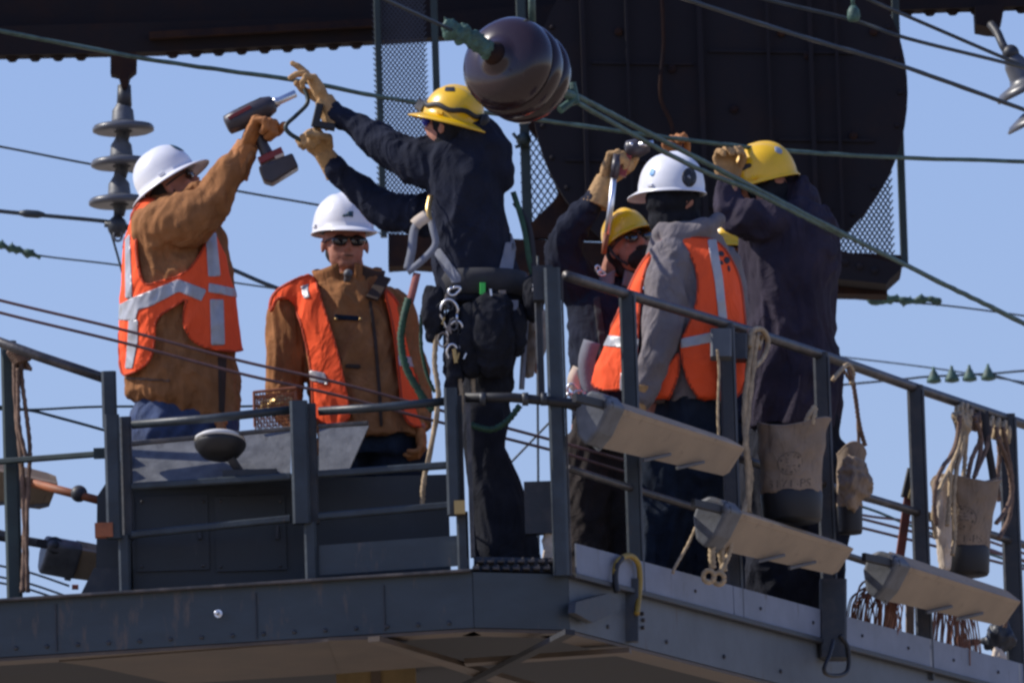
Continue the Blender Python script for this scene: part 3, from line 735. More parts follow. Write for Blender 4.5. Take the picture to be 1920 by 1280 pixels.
work_light(P(-70, 868, 1.0), Vector((1, .25, -.22)), Vector((.25, -1, 0)).normalized(), .36, 'rusty brown work light hanging beside the left railing post', top=.07, bot=.12, wid=.16)
work_light(P(150, 1030, 1.0), Vector((1, .3, -.18)), Vector((.3, -1, 0)).normalized(), .5, 'dim grey work light low beside the cabinet at the left', top=.05, bot=.10)
b = B(); b.tube([P(60, 905, 1.08), P(195, 940, .95)], .017, 10); r0 = b.build('light_arm', M['orangeb'], plat, True)
b = B(); b.ball(P(148, 925, 1.0), .034); b.build('knuckle', M['steel2'], plat, True)

# ---------------------------------------------------------------- overhead gantry, signal disc and its mesh cage (all at Y about 8)
YG = 9.0
gan = thing('overhead_gantry', 'dark riveted steel gantry beam crossing above all the workers', 'gantry', tuple(P(960, 30, YG)))
def strip(name, pts, Y, th, m, parent):
    b = B(); b.prism([P(x, y, Y) for x, y in pts], Vector((0, th, 0))); return b.build(name, m, parent)
strip('lower_chord', [(-200, 108), (300, 97), (712, 76), (1300, 42), (1640, 20), (2100, 6), (2600, -8), (2600, -60), (1640, -30), (712, 30), (-200, 55), (-2400, 110), (-2400, 165)], YG, .12, M['rust'], gan)
strip('web_plate', [(-2400, 112), (712, 31), (2600, -60), (2600, -420), (-2400, -330)], YG+.1, .2, M['rust'], gan)
b = B(); b.prism([P(280, 60, YG-.06), P(715, 34, YG-.06), P(715, 48, YG-.06), P(280, 72, YG-.06)], Vector((0, .06, 0))); b.build('angle_lip', M['rustw'], gan)
for i in range(64):        # rivet heads along the lower edge
    x = -20 + i*43
    if 190 < x < 290 or 700 < x < 1560: continue
    y = np.interp(x, [-200, 300, 712, 1300, 1640, 2100], [108, 97, 76, 42, 20, 6])
    b = B(); b.lathe(P(x, y-1, YG+.06), Vector((0, 0, -1)), [(-.01, .034), (.016, .034), (.036, .016)], 8); b.build('rivet', M['rust'], gan, True)
strip('gusset', [(1828, 10), (1882, 8), (1880, 30), (1872, 52), (1850, 50), (1830, 46)], YG-.05, .25, M['rust'], gan)

cage = thing('signal_cage', 'tall black signal disc in a green mesh cage on a rusty footing behind the workers', 'signal', tuple(P(1350, 550, 8)))
YD = 8.2
b = B(); cx, cy, rr = 1350, 174, 352; n = 72
ring = [P(cx + rr*math.cos(2*math.pi*i/n), cy + rr*math.sin(2*math.pi*i/n)*1.0, YD) for i in range(n)]
b.prism(ring, Vector((0, .06, 0))); dso = b.build('disc', M['disc'], cage)
for x, w in ((1096, .03), (1180, .02), (1318, .035), (1445, .02), (1524, .03), (1572, .02)):
    a, b_ = vert(x, max(cy-340, -60), 172+int(math.sqrt(max(rr*rr-(x-cx)**2, 0)))-14, YD-.03); b = B(); b.bar(a, b_, w*.7, .016, Vector((1,0,0))); b.build('stiffener', M['disc'], dso)
for (x0, x1, y) in ((1110, 1300, 118), (1330, 1600, 96), (1060, 1250, 300), (1460, 1640, 262), (1330, 1560, 388)):
    b = B(); b.bar(P(x0, y, YD-.006), P(x1, y+(x1-x0)*.012, YD-.006), .014, .012, Vector((0, 0, 1))); b.build('angle_iron', M['disc'], dso)
b = B(); b.tube(spline([P(1240, -20, YD-.05), P(1244, 80, YD-.05), P(1238, 180, YD-.05), P(1262, 250, YD-.05), P(1266, 420, YD-.05)]), .010, 8); b.build('conduit', M['rustw'], dso, True)
for k in range(34):
    a_ = 2*math.pi*k/34; b = B(); b.lathe(P(cx + (rr-14)*math.cos(a_), cy + (rr-14)*math.sin(a_), YD), Vector((0, -1, 0)), [(0, .012), (.008, .011), (.012, .005)], 8); b.build('rim_rivet', M['disc'], dso, True)
for (x, y) in ((1465, 62), (1638, 60), (1376, 205), (1515, 105), (1525, 350), (1160, 60), (1600, 255), (1260, 130)):
    b = B(); b.lathe(P(x, y, YD-.0), Vector((0,-1,0)), [(0, .02), (.012, .02), (.02, .01)], 10); b.build('bolt', M['rustw'], dso)
strip('rust_panel', [(1050, 130), (1185, 150), (1185, 452), (1000, 446), (984, 430), (1048, 366), (1012, 262), (990, 236)], YD+.07, .05, M['rustw'], cage)
strip('footing_beam', [(728, 438), (1690, 478), (1690, 498), (1664, 512), (1664, 552), (1560, 550), (770, 497), (728, 500)], YD+.05, .16, M['rustw'], cage)
strip('base_flange', [(1560, 466), (1692, 496), (1690, 504), (1668, 524), (1662, 532), (1560, 522)], YD-.15, .3, M['disc'], cage)
for x in (1585, 1612, 1640):
    b = B(); b.lathe(P(x, 492+(x-1585)*.28, YD-.15), Vector((0,-1,0)), [(0, .016), (.008, .016), (.014, .006)], 10); b.build('bolt', M['disc'], cage)
for x0, x1, w, yt, yb in ((712, 712, .03, -80, 445), (819, 819, .032, -80, 445), (982, 982, .045, -60, 446), (1686, 1686, .035, -60, 500)):
    a, b_ = vert(x0, yt, yb, YD+.16); b = B(); b.bar(a, b_, w, .04, Vector((1,0,0))); b.build('cage_post', M['cage'], cage)
def mesh_panel(x0, x1, y0, y1, Y, cw=.026, ch=.0165, r=.0034):
    """expanded metal: diamonds of flat strands"""
    a = P(x0, y1, Y); W = P(x1, y1, Y).x - a.x; H = P(x0, y0, Y).z - a.z
    nx, nz = int(W/cw), int(H/ch); b = B()
    for j in range(nz):
        for i in range(nx):
            o = (j % 2)*cw/2; x = a.x + i*cw + o; z = a.z + j*ch
            for sx in (-1, 1):
                p = Vector((x, Y, z)); q = Vector((x + sx*cw/2, Y, z + ch)); d = (q-p).normalized(); s = Vector((d.z, 0, -d.x))*r
                yy = Vector((0, .004, 0))
                b.add([p-s-yy, p+s-yy, q+s-yy, q-s-yy, p-s+yy, p+s+yy, q+s+yy, q-s+yy], [(0,1,2,3),(7,6,5,4),(0,4,5,1),(3,2,6,7)])
    o = b.build('expanded_mesh', M['meshm'], cage); o['kind'] = 'stuff'; return o
mesh_panel(714, 817, -40, 440, YD+.20, .0195, .0125, .0026); mesh_panel(986, 1075, 170, 440, YD+.20, .03, .022, .0028); mesh_panel(1560, 1684, 250, 500, YD+.20, .022, .0165, .0032); mesh_panel(1640, 1684, 10, 120, YD+.20, .022, .0165, .0032)
# small branch clamp on the cage post
b = B(); b.tube([P(980, 262, YD+.10), P(968, 258, YD+.10), P(962, 250, YD+.10)], .008, 6); b.tube([P(980, 272, YD+.10), P(966, 276, YD+.10)], .008, 6); b.ball(P(982, 262, YD+.12), .035, 10, 8); b.build('post_clamp', M['cage'], cage, True)

# ---------------------------------------------------------------- insulators
def disc_string(px, tops, Y, w, label, name='insulator_string'):
    t = thing(name, label, 'insulator', tuple(P(px, tops[-1][1]+60, Y)))
    s = mpp(Y)
    for i, (cx_, py) in enumerate(tops):     # py: rim height of each shed
        c = P(cx_, py, Y); up = Vector((0, 0, 1)); R_ = w/2*s
        b = B(); b.lathe(c, up, [(-.022, R_*.55), (-.026, R_*.9), (-.020, R_*.99), (-.006, R_), (.006, R_*.94), (.016, R_*.62), (.024, R_*.38)], 36); b.build('shed', M['greypor'], t, True)
        b = B(); b.lathe(c, up, [(.02, R_*.40), (.03, R_*.37), (.075, R_*.34), (.095, R_*.24), (.115, R_*.16), (.135, R_*.14)], 24); b.build('cap', M['lampcap'], t, True)
        b = B(); b.lathe(c, up, [(-.075, R_*.15), (-.05, R_*.2), (-.03, R_*.22), (-.02, R_*.34)], 16); b.build('pin', M['steel2'], t, True)
    return t
ins_ = disc_string(230, [(231, 238), (228, 303), (224, 375)], 8.3, 118, 'string of three grey disc insulators hanging from the gantry at the left')
strip('hanger', [(207, 98), (256, 98), (255, 132), (243, 142), (238, 165), (228, 165), (222, 142), (207, 138)], 8.25, .10, M['rustw'], ins_)
b = B(); b.tube([P(233, 160, 8.3), P(233, 200, 8.3)], [.03, .035], 10); b.build('clevis', M['steel2'], ins_, True)
b = B(); b.ell(P(220, 425, 8.3), (IX*.045, Vector((0,.04,0)), IY*.05)); b.tube([P(222, 390, 8.3), P(219, 430, 8.3)], .02, 8); b.tube([P(196, 420, 8.3), P(250, 428, 8.3)], .014, 8); b.build('wire_clamp', M['steel2'], ins_, True)
b = B(); b.tube([P(221 + 8*math.cos(t*.5236), 442 + 10*math.sin(t*.5236), 8.28) for t in range(13)], .006, 8); b.build('eye_ring', M['lampcap'], ins_, True)

i2 = thing('tilted_insulator', 'tilted disc insulator on a bent arm at the top right corner', 'insulator', tuple(P(1890, 150, 8.8)))
b = B(); b.tube(spline(pts3([(1858, 46, 8.9), (1870, 62, 8.85), (1882, 88, 8.8), (1895, 105, 8.8)]), 4), .02, 10); b.ball(P(1895, 100, 8.8), .04); b.build('bent_arm', M['steel2'], i2, True)
b = B(); ax = (IX*.45 - IY*.9).normalized(); b.lathe(P(1897, 106, 8.8), ax, [(0, .035), (.04, .055), (.10, .06), (.12, .07), (.135, .13), (.16, .155), (.172, .15), (.165, .08)], 32); b.build('shed', M['greypor'], i2, True)
b = B(); b.lathe(P(1935, 205, 8.8), ax, [(0, .05), (.03, .13), (.05, .15), (.058, .145)], 32); b.build('shed', M['greypor'], i2, True)

# big brown strain insulator in front of the middle worker
bi = thing('strain_insulator', 'large glossy brown porcelain strain insulator beside the middle yellow helmet', 'insulator', tuple(P(985, 130, .1)))
axis = (IX*.50 - IY*.22 + Vector((0, .84, 0))).normalized()
s0 = mpp(.0)
c0 = P(934, 106, -.18)
b = B(); b.lathe(c0, axis, [(-.035, .03), (-.03, .055), (-.018, .062), (-.012, .09), (.0, .14), (.02, .165), (.05, .184), (.085, .190), (.11, .184), (.11, .12)], 64); b.build('front_shed', M['porcelain'], bi, True)
b = B(); b.lathe(c0 + axis*.112, axis, [(0, .10), (.004, .184), (.03, .193), (.065, .190), (.085, .178), (.085, .11)], 64); b.build('shed', M['porcelain'], bi, True)
b = B(); b.lathe(c0 + axis*.200, axis, [(0, .10), (.004, .180), (.03, .187), (.06, .180), (.08, .14), (.11, .09), (.16, .06)], 64); b.build('shed', M['porcelain'], bi, True)
b = B(); b.lathe(c0 - axis*.045, axis, [(-.035, .018), (-.02, .034), (0, .044), (.02, .05)], 24); b.build('metal_cap', M['rustw'], bi, True)
# corroded clamp spiral up to the left of it
ccl = thing('corroded_clamp', 'bumpy green corroded cable clamp at the face of the brown insulator', 'clamp', tuple(P(875, 80, -.3)))
b = B()
for i in range(13):
    t = i/12; x = 838 + 76*t; y = 50 + 44*t + 6*math.sin(i*2.1)
    a = P(x, y, -.30 + .06*t); rr_ = .022 + .007*math.sin(i*1.7)
    b.ell(a, (IX*rr_ + IY*.4*rr_, Vector((0, rr_, 0)), IY*rr_*1.25)); 
    b.bar(a - IY*.02, a + IY*(.036 + .008*math.sin(i*3)) - IX*.006, .012, .014)
V, F, N = voxel(b, .006, 1); V = folds(V, N, .004, (60, 60, 60), 5); mk('clamp_body', V, F, M['patina2'], ccl, True)
b = B(); b.tube([P(905, 84, -.25), P(940, 110, -.20)], .016, 8); b.build('clamp_pin', M['patina2'], ccl, True)
# yoke on the far side
yk = thing('cable_yoke', 'small green forked cable yoke behind the brown insulator holding two cables', 'fitting', tuple(P(1072, 185, .3)))
b = B(); b.tube([P(1052, 172, .2), P(1074, 180, .3)], .02, 8); b.tube([P(1074, 155, .3), P(1078, 190, .3)], [.012, .02], 8); b.tube([P(1078, 186, .3), P(1050, 206, .25)], .016, 8)
b.bar(P(1070, 168, .3), P(1080, 196, .3), .03, .03); b.build('yoke_body', M['patina2'], yk)

# ---------------------------------------------------------------- cables
def cable(name, pts, r, m, label, group=None, twist=0, sub=6, n=8):
    b = B(); b.tube(spline(pts3(pts), sub), r, n, twist); o = b.build(name, M[m], None, True); tag(o, label, 'cable', group); return o
cable('feeder_cable', [(-300, 0, -1.1), (0, 58, -.4), (270, 110, .3), (560, 152, 1.0), (720, 183, 1.35), (960, 218, 1.95), (1300, 264, 2.75), (1540, 288, 3.3), (1920, 303, 4.2), (2300, 308, 5.1)], .0088, 'patina', 'green cable sagging from the upper left, touched by the two raised tan gloves', twist=180, sub=12)
cable('messenger_cable', [(1078, 178, .3), (1240, 262, 1.0), (1400, 345, 1.7), (1580, 438, 2.47), (1760, 528, 3.3), (1920, 607, 4.0), (2200, 760, 5.3)], .0105, 'patina', 'upper green cable slanting down from the insulator yoke across the yellow helmet', 'pair of green cables from the yoke', twist=160, sub=12)
cable('messenger_cable', [(1078, 190, .3), (1240, 282, .98), (1330, 326, 1.38), (1400, 353, 1.68), (1470, 388, 1.98), (1580, 443, 2.5)], .0100, 'patina', 'lower green cable slanting down from the insulator yoke to meet its twin', 'pair of green cables from the yoke', twist=160, sub=12)
cable('tie_cable', [(640, -40, -1.2), (720, -2, -.9), (850, 58, -.3)], .0078, 'darkwire', 'short grey cable from the top edge to the corroded green clamp')
cable('upper_cable', [(1180, -40, 3), (1290, 0, 3.2), (1500, 68, 3.8), (1690, 124, 4.3), (1920, 206, 5.0), (2100, 275, 5.6)], .0095, 'darkwire', 'lowest of three dark cables crossing the black disc to the right edge', twist=150)
cable('upper_cable', [(1300, -40, 7), (1440, 0, 7), (1600, 38, 7), (1700, 72, 7), (1885, 118, 7.5), (2000, 150, 8)], .0085, 'darkwire', 'middle dark cable above the disc, below the topmost one')
cable('upper_cable', [(1540, -40, 7), (1630, 0, 7), (1690, 26, 7.2), (1885, 110, 7.6), (2000, 160, 8)], .0085, 'darkwire', 'topmost dark cable running to the tilted insulator')
cable('span_wire', [(-200, 240, 10), (0, 275, 10), (165, 307, 10), (455, 360, 10), (605, 386, 10), (900, 440, 10)], .0055, 'darkwire', 'thin wire passing behind the disc insulators and the drill')
cable('span_wire', [(-100, 385, 8.3), (0, 396, 8.3), (60, 402, 8.3), (205, 416, 8.3), (245, 428, 8.3), (330, 458, 8.3), (440, 507, 8.3), (530, 544, 8.3), (700, 600, 8.3)], .0095, 'darkwire', 'thick dark cable clamped under the disc insulators, with one splice')
b = B(); b.lathe(P(36, 399.5, 8.3), (P(84, 403, 8.3)-P(36, 399.5, 8.3)), [(0, .010), (.03, .018), (.085, .018), (.115, .010)], 12); tag(b.build('splice_sleeve', M['darkwire'], None, True), 'dark splice sleeve on the cable at the left edge', 'splice')
cable('drop_wire', [(205, 425, 8.3), (232, 520, 8.3), (245, 570, 8.3)], .0055, 'darkwire', 'thin wire dropping from the insulator clamp behind the orange vest')
cable('span_wire', [(-100, 440, 11), (0, 463, 11), (80, 480, 11), (230, 498, 11), (440, 530, 11), (600, 552, 11)], .0045, 'darkwire', 'thin wire running on from the green twisted ties at the left edge')
cable('span_wire', [(1540, 553, 11), (1630, 562, 11), (1765, 572, 11), (1920, 592, 11), (2100, 620, 11)], .0045, 'darkwire', 'thin wire running on from the green ties under the signal cage')
def ties(pxs, Y, label):
    b = B()
    for i, (x, y) in enumerate(pxs):
        c = P(x, y, Y); r_ = .016 + .006*math.sin(i*2.3)
        b.ell(c, (IX*r_*1.3, Vector((0, r_, 0)), IY*r_), 8, 6); b.tube([c, c + IX*.012*math.sin(i) + IY*(.035 if i % 2 else -.035)], [.009, .004], 6)
    V, F, N = voxel(b, .009, 1); o = mk('wire_ties', V, F, M['patina2'], None, True); tag(o, label, 'wire ties'); return o
ties([(-8+i*10, 457 + i*2.9) for i in range(9)], 11, 'clump of green twisted wire ties at the left edge')
ties([(1632+i*10.5, 563 + 3*math.sin(i*1.1)) for i in range(13)], 11, 'long clump of green twisted wire ties below the signal cage')
cable('trolley_wire', [(-200, 510, .8), (0, 563, .85), (230, 618, .86), (450, 676, .87), (620, 714, .88), (800, 762, .92), (1040, 826, 1.15), (1185, 866, 2.2), (1330, 902, 3.0), (1600, 968, 4.2), (1920, 1050, 5.0)], .0062, 'wire', 'upper of two parallel copper wires crossing the brown jackets', 'pair of copper wires crossing the workers', sub=10)
cable('trolley_wire', [(-200, 530, .8), (0, 586, .85), (230, 642, .86), (450, 700, .87), (620, 738, .88), (800, 785, .92), (1040, 845, 1.15), (1185, 888, 2.2), (1330, 924, 3.0), (1600, 985, 4.2), (1920, 1066, 5.0)], .0062, 'wire', 'lower of two parallel copper wires crossing the brown jackets', 'pair of copper wires crossing the workers', sub=10)
cable('far_wire', [(1500, 660, 14), (1570, 668, 14), (1750, 690, 14), (1920, 716, 14), (2100, 742, 14)], .004, 'darkwire', 'thin far wire sloping down past the strain of four green bells')
cable('far_wire', [(1480, 730, 13), (1570, 722, 13), (1700, 710, 13), (1740, 706, 13), (1860, 700, 13), (1920, 695, 13), (2100, 682, 13)], .0055, 'darkwire', 'far wire carrying the four small green bells')
cable('far_wire', [(1860, 702, 13), (1920, 720, 13), (2050, 760, 13)], .005, 'darkwire', 'short far wire leaving the last green bell downward')
bl_ = thing('bell_insulator_string', 'row of four small green bell insulators above the side rail at the right', 'insulator', tuple(P(1800, 715, 13)))
for x in (1751, 1785, 1818, 1853):
    b = B(); c = P(x, 712-(x-1751)*.05, 13); b.lathe(c, Vector((0, 0, 1)), [(-.018, .012), (-.012, .035), (.0, .036), (.02, .024), (.035, .018), (.05, .009), (.065, .006)], 16); b.build('bell', M['patina2'], bl_, True)
cable('guy_wire', [(-60, 764, 3), (50, 768, 3), (195, 762, 3), (440, 762, 3), (560, 756, 3)], .005, 'cage', 'thin green wire behind the left railing running level')
cable('guy_wire', [(-20, 760, 3), (55, 769, 3), (100, 780, 3), (195, 806, 3), (300, 838, 3)], .006, 'cage', 'thin green wire behind the left railing slanting down')
cable('guy_wire', [(880, 945, 6), (945, 880, 6), (1030, 792, 6), (1100, 720, 6)], .005, 'darkwire', 'thin wire rising diagonally in the gap beside the corner post')
cable('guy_wire', [(1008, 480, 7), (1008, 700, 7), (1010, 1040, 7)], .0055, 'darkwire', 'thin upright wire in the gap beside the corner post')
for (y0, y1, lab, m_) in ((932, 985, 'reddish wire behind the side rail, upper of three', 'wire'), (945, 1008, 'green wire behind the side rail, crossing two others', 'patina'), (962, 1000, 'lowest reddish wire behind the side rail', 'wire')):
    cable('rear_wire', [(1330, y0-60, 7), (1600, y0, 7), (1720, y1-18, 7), (1920, y1+52, 7), (2100, y1+110, 7)], .006, m_, lab)
for (y0, lab) in ((1064, 'top one of three short wires low at the left edge'), (1085, 'middle one of three short wires low at the left edge'), (1096, 'bottom one of three short wires low at the left edge')):
    cable('rear_wire', [(-80, y0-18, 6), (0, y0-4, 6), (60, y0+10, 6), (130, y0+34, 6)], .005, 'darkwire', lab)
# hanger rods at the top
b = B(); b.tube([P(996, -40, -.05), P(998, 42, -.05)], .014, 10); tag(b.build('hanger_rod', M['patina'], None, True), 'pale green upright rod above the brown insulator', 'rod')
ht = thing('hanger_clamp', 'small green hanger clamp at the top edge in front of the disc', 'clamp', tuple(P(1600, 38, 6.9)))
b = B(); b.lathe(P(1601, 40, 6.95), Vector((0, 0, 1)), [(0, .024), (.02, .03), (.05, .026), (.07, .012)], 14); b.tube([P(1600, 20, 6.95), P(1598, -30, 6.95)], .009, 8); b.build('clamp_body', M['patina2'], ht, True)

# ================================================================== WORKERS
Z0 = ZDECK
def foot(px, Y): q = P(px, 1000, Y); return Vector((q.x, Y, ZDECK))
def deckpy(px, Y):     # photo row of the deck at depth Y
    q = proj([(P(px, 1000, Y).x, Y, ZDECK)])[0]; return q[1]
def legs(b, hips, Y, r=(.10, .075, .06), splay=0, knee=None):
    for (hx, hy, fx, fy_Y) in hips:
        fp = deckpy(fx, fy_Y) - 30
        b.limb([(hx, hy, Y, r[0]), ((hx+fx)/2 + (knee or 0), (hy+fp)/2, (Y+fy_Y)/2 - .02, r[1]), (fx, fp, fy_Y, r[2])])

# ---- worker A: white full-brim helmet, drill
Y = 1.35
b = B(); hc = P(322, 352, Y-.02); hf = (.72, -.10, .42); hu = (-.50, .05, .86)
add_head(b, hc, hf, hu)
b.limb([(318, 365, Y, .06), (312, 400, Y, .065), (320, 440, Y, .08)])
b.loft([(400, 275, 355, Y, .08), (450, 262, 395, Y, .12), (560, 258, 420, Y, .14), (680, 262, 420, Y, .14), (760, 262, 430, Y, .14)])
b.limb([(312, 440, Y-.1, .06), (385, 400, Y-.18, .05), (452, 300, Y-.25, .035)]); b.limb([(380, 460, Y+.08, .055), (415, 600, Y+.06, .045), (415, 760, Y-.05, .035)])
legs(b, [(300, 760, 290, Y), (395, 760, 390, Y+.05)], Y, (.09, .065, .05))
A = body('worker in white full-brim helmet and orange vest aiming a drill overhead', b, foot(340, Y))
b = B()
b.loft([(372, 275, 335, Y, .07), (392, 258, 352, Y, .11), (430, 248, 385, Y, .14), (480, 241, 410, Y, .17), (560, 236, 428, Y, .19), (620, 236, 440, Y, .19), (670, 238, 444, Y, .185), (718, 238, 448, Y, .19), (738, 237, 448, Y, .188), (752, 252, 449, Y, .18), (770, 300, 450, Y, .165), (788, 345, 450, Y, .15)], ex=2.3)
b.limb([(306, 425, Y-.10, .125), (350, 412, Y-.18, .110), (392, 385, Y-.22, .088), (430, 330, Y-.25, .068), (456, 293, Y-.26, .052)], sub=8)
b.limb([(300, 430, Y-.10, .11), (303, 490, Y-.08, .085), (300, 530, Y-.04, .05)])
b.limb([(385, 460, Y+.09, .09), (412, 600, Y+.06, .07), (412, 750, Y-.0, .055)])
jacket, JV = cloth('jacket', b, M['duck'], A, .0085, .014, 1, (9, 9, 3.6))
b = B(); b.loft([(368, 278, 330, Y, .06), (392, 252, 352, Y, .125), (430, 243, 392, Y, .155), (480, 236, 418, Y, .185), (560, 231, 436, Y, .205), (620, 229, 448, Y, .21), (670, 230, 456, Y, .205), (700, 230, 455, Y, .20), (760, 234, 450, Y, .19)], ex=2.3)
V, F, N = voxel(b, .009, 4); V = folds(V, N, .009, (7, 7, 3), 11); VV = (V, F, N)
vestA = [[(268, 372), (300, 378), (286, 388), (268, 410), (258, 450), (262, 500), (272, 536), (300, 527), (345, 515), (372, 480), (395, 430), (410, 425), (432, 470), (450, 540), (460, 620), (458, 655), (440, 662), (385, 655), (355, 638), (341, 605), (344, 575), (352, 560), (330, 575), (292, 598), (293, 640), (285, 680), (250, 702), (228, 706), (222, 600), (226, 500), (240, 420)]]
v = shell('safety_vest', VV, vestA, .004, .006, M['vest'], A)
shell('edge_binding', VV, vestA, .004 + .0065, .002, M['binding'], v, band=3.2)
tapes = [[(382, 445), (400, 438), (409, 520), (388, 520)], [(389, 532), (446, 545), (446, 560), (388, 549)], [(391, 562), (415, 563), (418, 648), (394, 648)],
         [(228, 572), (250, 560), (335, 525), (385, 545), (376, 566), (335, 548), (285, 575), (262, 582), (258, 602), (228, 600)], [(240, 450), (248, 440), (252, 560), (240, 560)], [(246, 600), (262, 600), (262, 640), (252, 690), (240, 692), (244, 640)]]
for tp_ in tapes: shell('reflective_strip', VV, [tp_], .0115, .002, M['tape'], v, front=True)
shell('zip_placket', JV, [[(408, 665), (424, 665), (420, 775), (410, 770)]], .002, .002, M['duckdark'], A, front=True)
shell('hem_seam', JV, [[(236, 706), (320, 712), (320, 716), (236, 711)]], .002, .002, M['ropedk'], A, front=True)
b = B(); b.loft([(728, 262, 425, Y, .11), (760, 252, 434, Y, .135), (800, 244, 444, Y, .15), (850, 244, 440, Y, .15)])
legs(b, [(296, 800, 290, Y), (392, 800, 390, Y+.05)], Y, (.125, .10, .085))
cloth('trousers', b, M['jeans'], A, .011, .010, 2, (9, 9, 4))
boots(A, [(290, 1100, Y, 1, -.3), (390, 1100, Y+.05, 1, -.2)])
hd, HV = helmet(A, P(313, 338, Y-.02), hf, hu, M['helw'], True, s=.89)
shell('helmet_emblem', HV, [[(318, 272), (328, 266), (340, 276), (350, 284), (338, 283), (326, 278)]], .0015, .0006, M['decal'], hd, front=True)
sunglasses(A, hc, hf, hu)
b = B(); r_, f_, u_ = frame(hf, hu); b.ell(hc - f_*.03 - u_*.005, (r_*.084, f_*.075, u_*.07)); b.ell(hc - f_*.055 - u_*.05, (r_*.07, f_*.045, u_*.05)); V, F, N = voxel(b, .009, 1); mk('hair', V, F, M['hair'], A)
# collar flap near the chin
b = B(); b.limb([(352, 365, Y-.16, .03), (368, 348, Y-.18, .022), (382, 362, Y-.2, .02)]); b.limb([(330, 380, Y-.10, .04), (300, 385, Y-.05, .05)]); cloth('collar', b, M['duck'], A, .007, .006, 9, (14, 14, 10), 2)
# gloved hand on the drill
hand('glove', P(459, 282, Y-.26), P(484, 232, Y-.28) - P(459, 282, Y-.26), (.75, -.25, -.1), M['glove2'], A, curl=1.05, thumb=1, sc_=1.36)
hand('glove', P(410, 790, Y-.10), (.2, -.3, -1), (-1, -.2, 0), M['glove2'], A, curl=.7, thumb=-1)
# drill
Yd = Y - .27
dr = thing('cordless_drill', 'dark cordless drill with long chrome socket, held up by the white-helmeted worker', 'drill', tuple(P(485, 290, Yd)))
ax = (P(556, 171, Yd) - P(425, 232, Yd)).normalized()
b = B(); b.lathe(P(424, 236, Yd), ax, [(0, .026), (.006, .040), (.05, .044), (.13, .046), (.175, .044), (.205, .034), (.212, .024)], 24); b.build('motor_housing', M['tool'], dr, True)
b = B(); up = ax.cross(Vector((0, 1, 0))); up = up if up.z > 0 else -up
b.bar(P(450, 210, Yd) + up*.004, P(492, 190, Yd) + up*.004, .02, .05, up); b.build('top_rib', M['black'], dr)
b = B(); b.bar(P(428, 222, Yd-.043), P(470, 200, Yd-.043), .014, .006, up); b.build('side_badge', M['toolred'], dr)
b = B(); b.lathe(P(514, 194, Yd), ax, [(0, .022), (.014, .020), (.022, .0155), (.094, .0155), (.096, .010)], 20); b.build('socket', M['chrome'], dr, True)
b = B(); b.limb([(470, 218, Yd, .026), (488, 262, Yd, .022), (502, 292, Yd, .026)], 12); b.build('handle', M['tool'], dr, True)
b = B(); b.bar(P(486, 304, Yd), P(530, 284, Yd), .03, .07, up); b.build('battery_collar', M['toolred'], dr)
b = B(); b.prism([P(484, 312, Yd-.05), P(548, 286, Yd-.05), P(560, 312, Yd-.05), P(510, 343, Yd-.05), P(494, 338, Yd-.05)], Vector((0, .10, 0))); bt = b.build('battery', M['tool'], dr)
m_ = bt.modifiers.new('b', 'BEVEL'); m_.width = .008; m_.segments = 2
b = B(); b.bar(P(516, 296, Yd-.052), P(532, 289, Yd-.052), .012, .004, up); b.build('battery_label', M['pale'], dr)

# ---- worker B: white cap helmet, facing the camera
Y = 1.75
b = B(); hc = P(647, 457, Y-.02); hf = (.18, -1, .0); hu = (.02, 0, 1)
add_head(b, hc, hf, hu, 0, 1.13)
b.limb([(650, 490, Y, .065), (655, 530, Y, .07), (660, 570, Y, .09)])
b.loft([(545, 590, 715, Y, .09), (590, 570, 735, Y, .12), (700, 590, 740, Y, .14), (800, 590, 770, Y, .15)])
b.limb([(560, 575, Y, .06), (540, 690, Y, .05), (560, 790, Y-.15, .035)]); b.limb([(735, 590, Y, .06), (765, 700, Y, .05), (790, 800, Y-.12, .035)])
legs(b, [(630, 800, 625, Y), (725, 800, 735, Y)], Y, (.09, .065, .05))
Bp = body('worker in white cap-style helmet and open orange vest over brown coat, facing us', b, foot(660, Y))
b = B()
b.loft([(515, 620, 700, Y, .09), (535, 590, 722, Y, .11), (560, 562, 738, Y, .14), (620, 560, 748, Y, .17), (700, 572, 765, Y, .19), (770, 585, 785, Y, .20), (825, 600, 800, Y, .20)], ex=2.3)
b.limb([(572, 562, Y, .085), (545, 580, Y, .085), (537, 680, Y-.02, .080), (535, 740, Y-.05, .072), (556, 800, Y-.16, .05)], sub=7)
b.limb([(728, 572, Y, .075), (748, 600, Y, .08), (770, 700, Y, .07), (785, 790, Y-.08, .055)], sub=7)
jacket, JV = cloth('jacket', b, M['duck'], Bp, .0085, .013, 21, (9, 9, 4))
# stand-up collar as an open ring of cloth
def collar_ring(c, rx, ry, h, tilt, m, par, gap=.5, flare=1.18, name='collar', label=None, th=.01, rot=-math.pi/2):
    V = []; F = []; n = 36; k = 6
    for i in range(k+1):
        t = i/k
        for j in range(n+1):
            a = rot + gap/2 + (2*math.pi-gap)*j/n
            w = 1 + (flare-1)*t + .04*math.sin(a*5+t*3)
            V.append(Vector(c) + Vector((rx*w*math.cos(a), ry*w*math.sin(a), 0)) + Vector(tilt)*h*t + Vector((0, 0, .012*math.sin(a*3))))
    for i in range(k):
        for j in range(n): F.append([i*(n+1)+j, i*(n+1)+j+1, (i+1)*(n+1)+j+1, (i+1)*(n+1)+j])
    o = mk(name, V, F, m, par, True, label); s = o.modifiers.new('s', 'SOLIDIFY'); s.thickness = th; s.offset = 0; return o
collar_ring(P(652, 560, Y), .115, .095, .12, (0, 0, 1), M['duck'], Bp, .5)
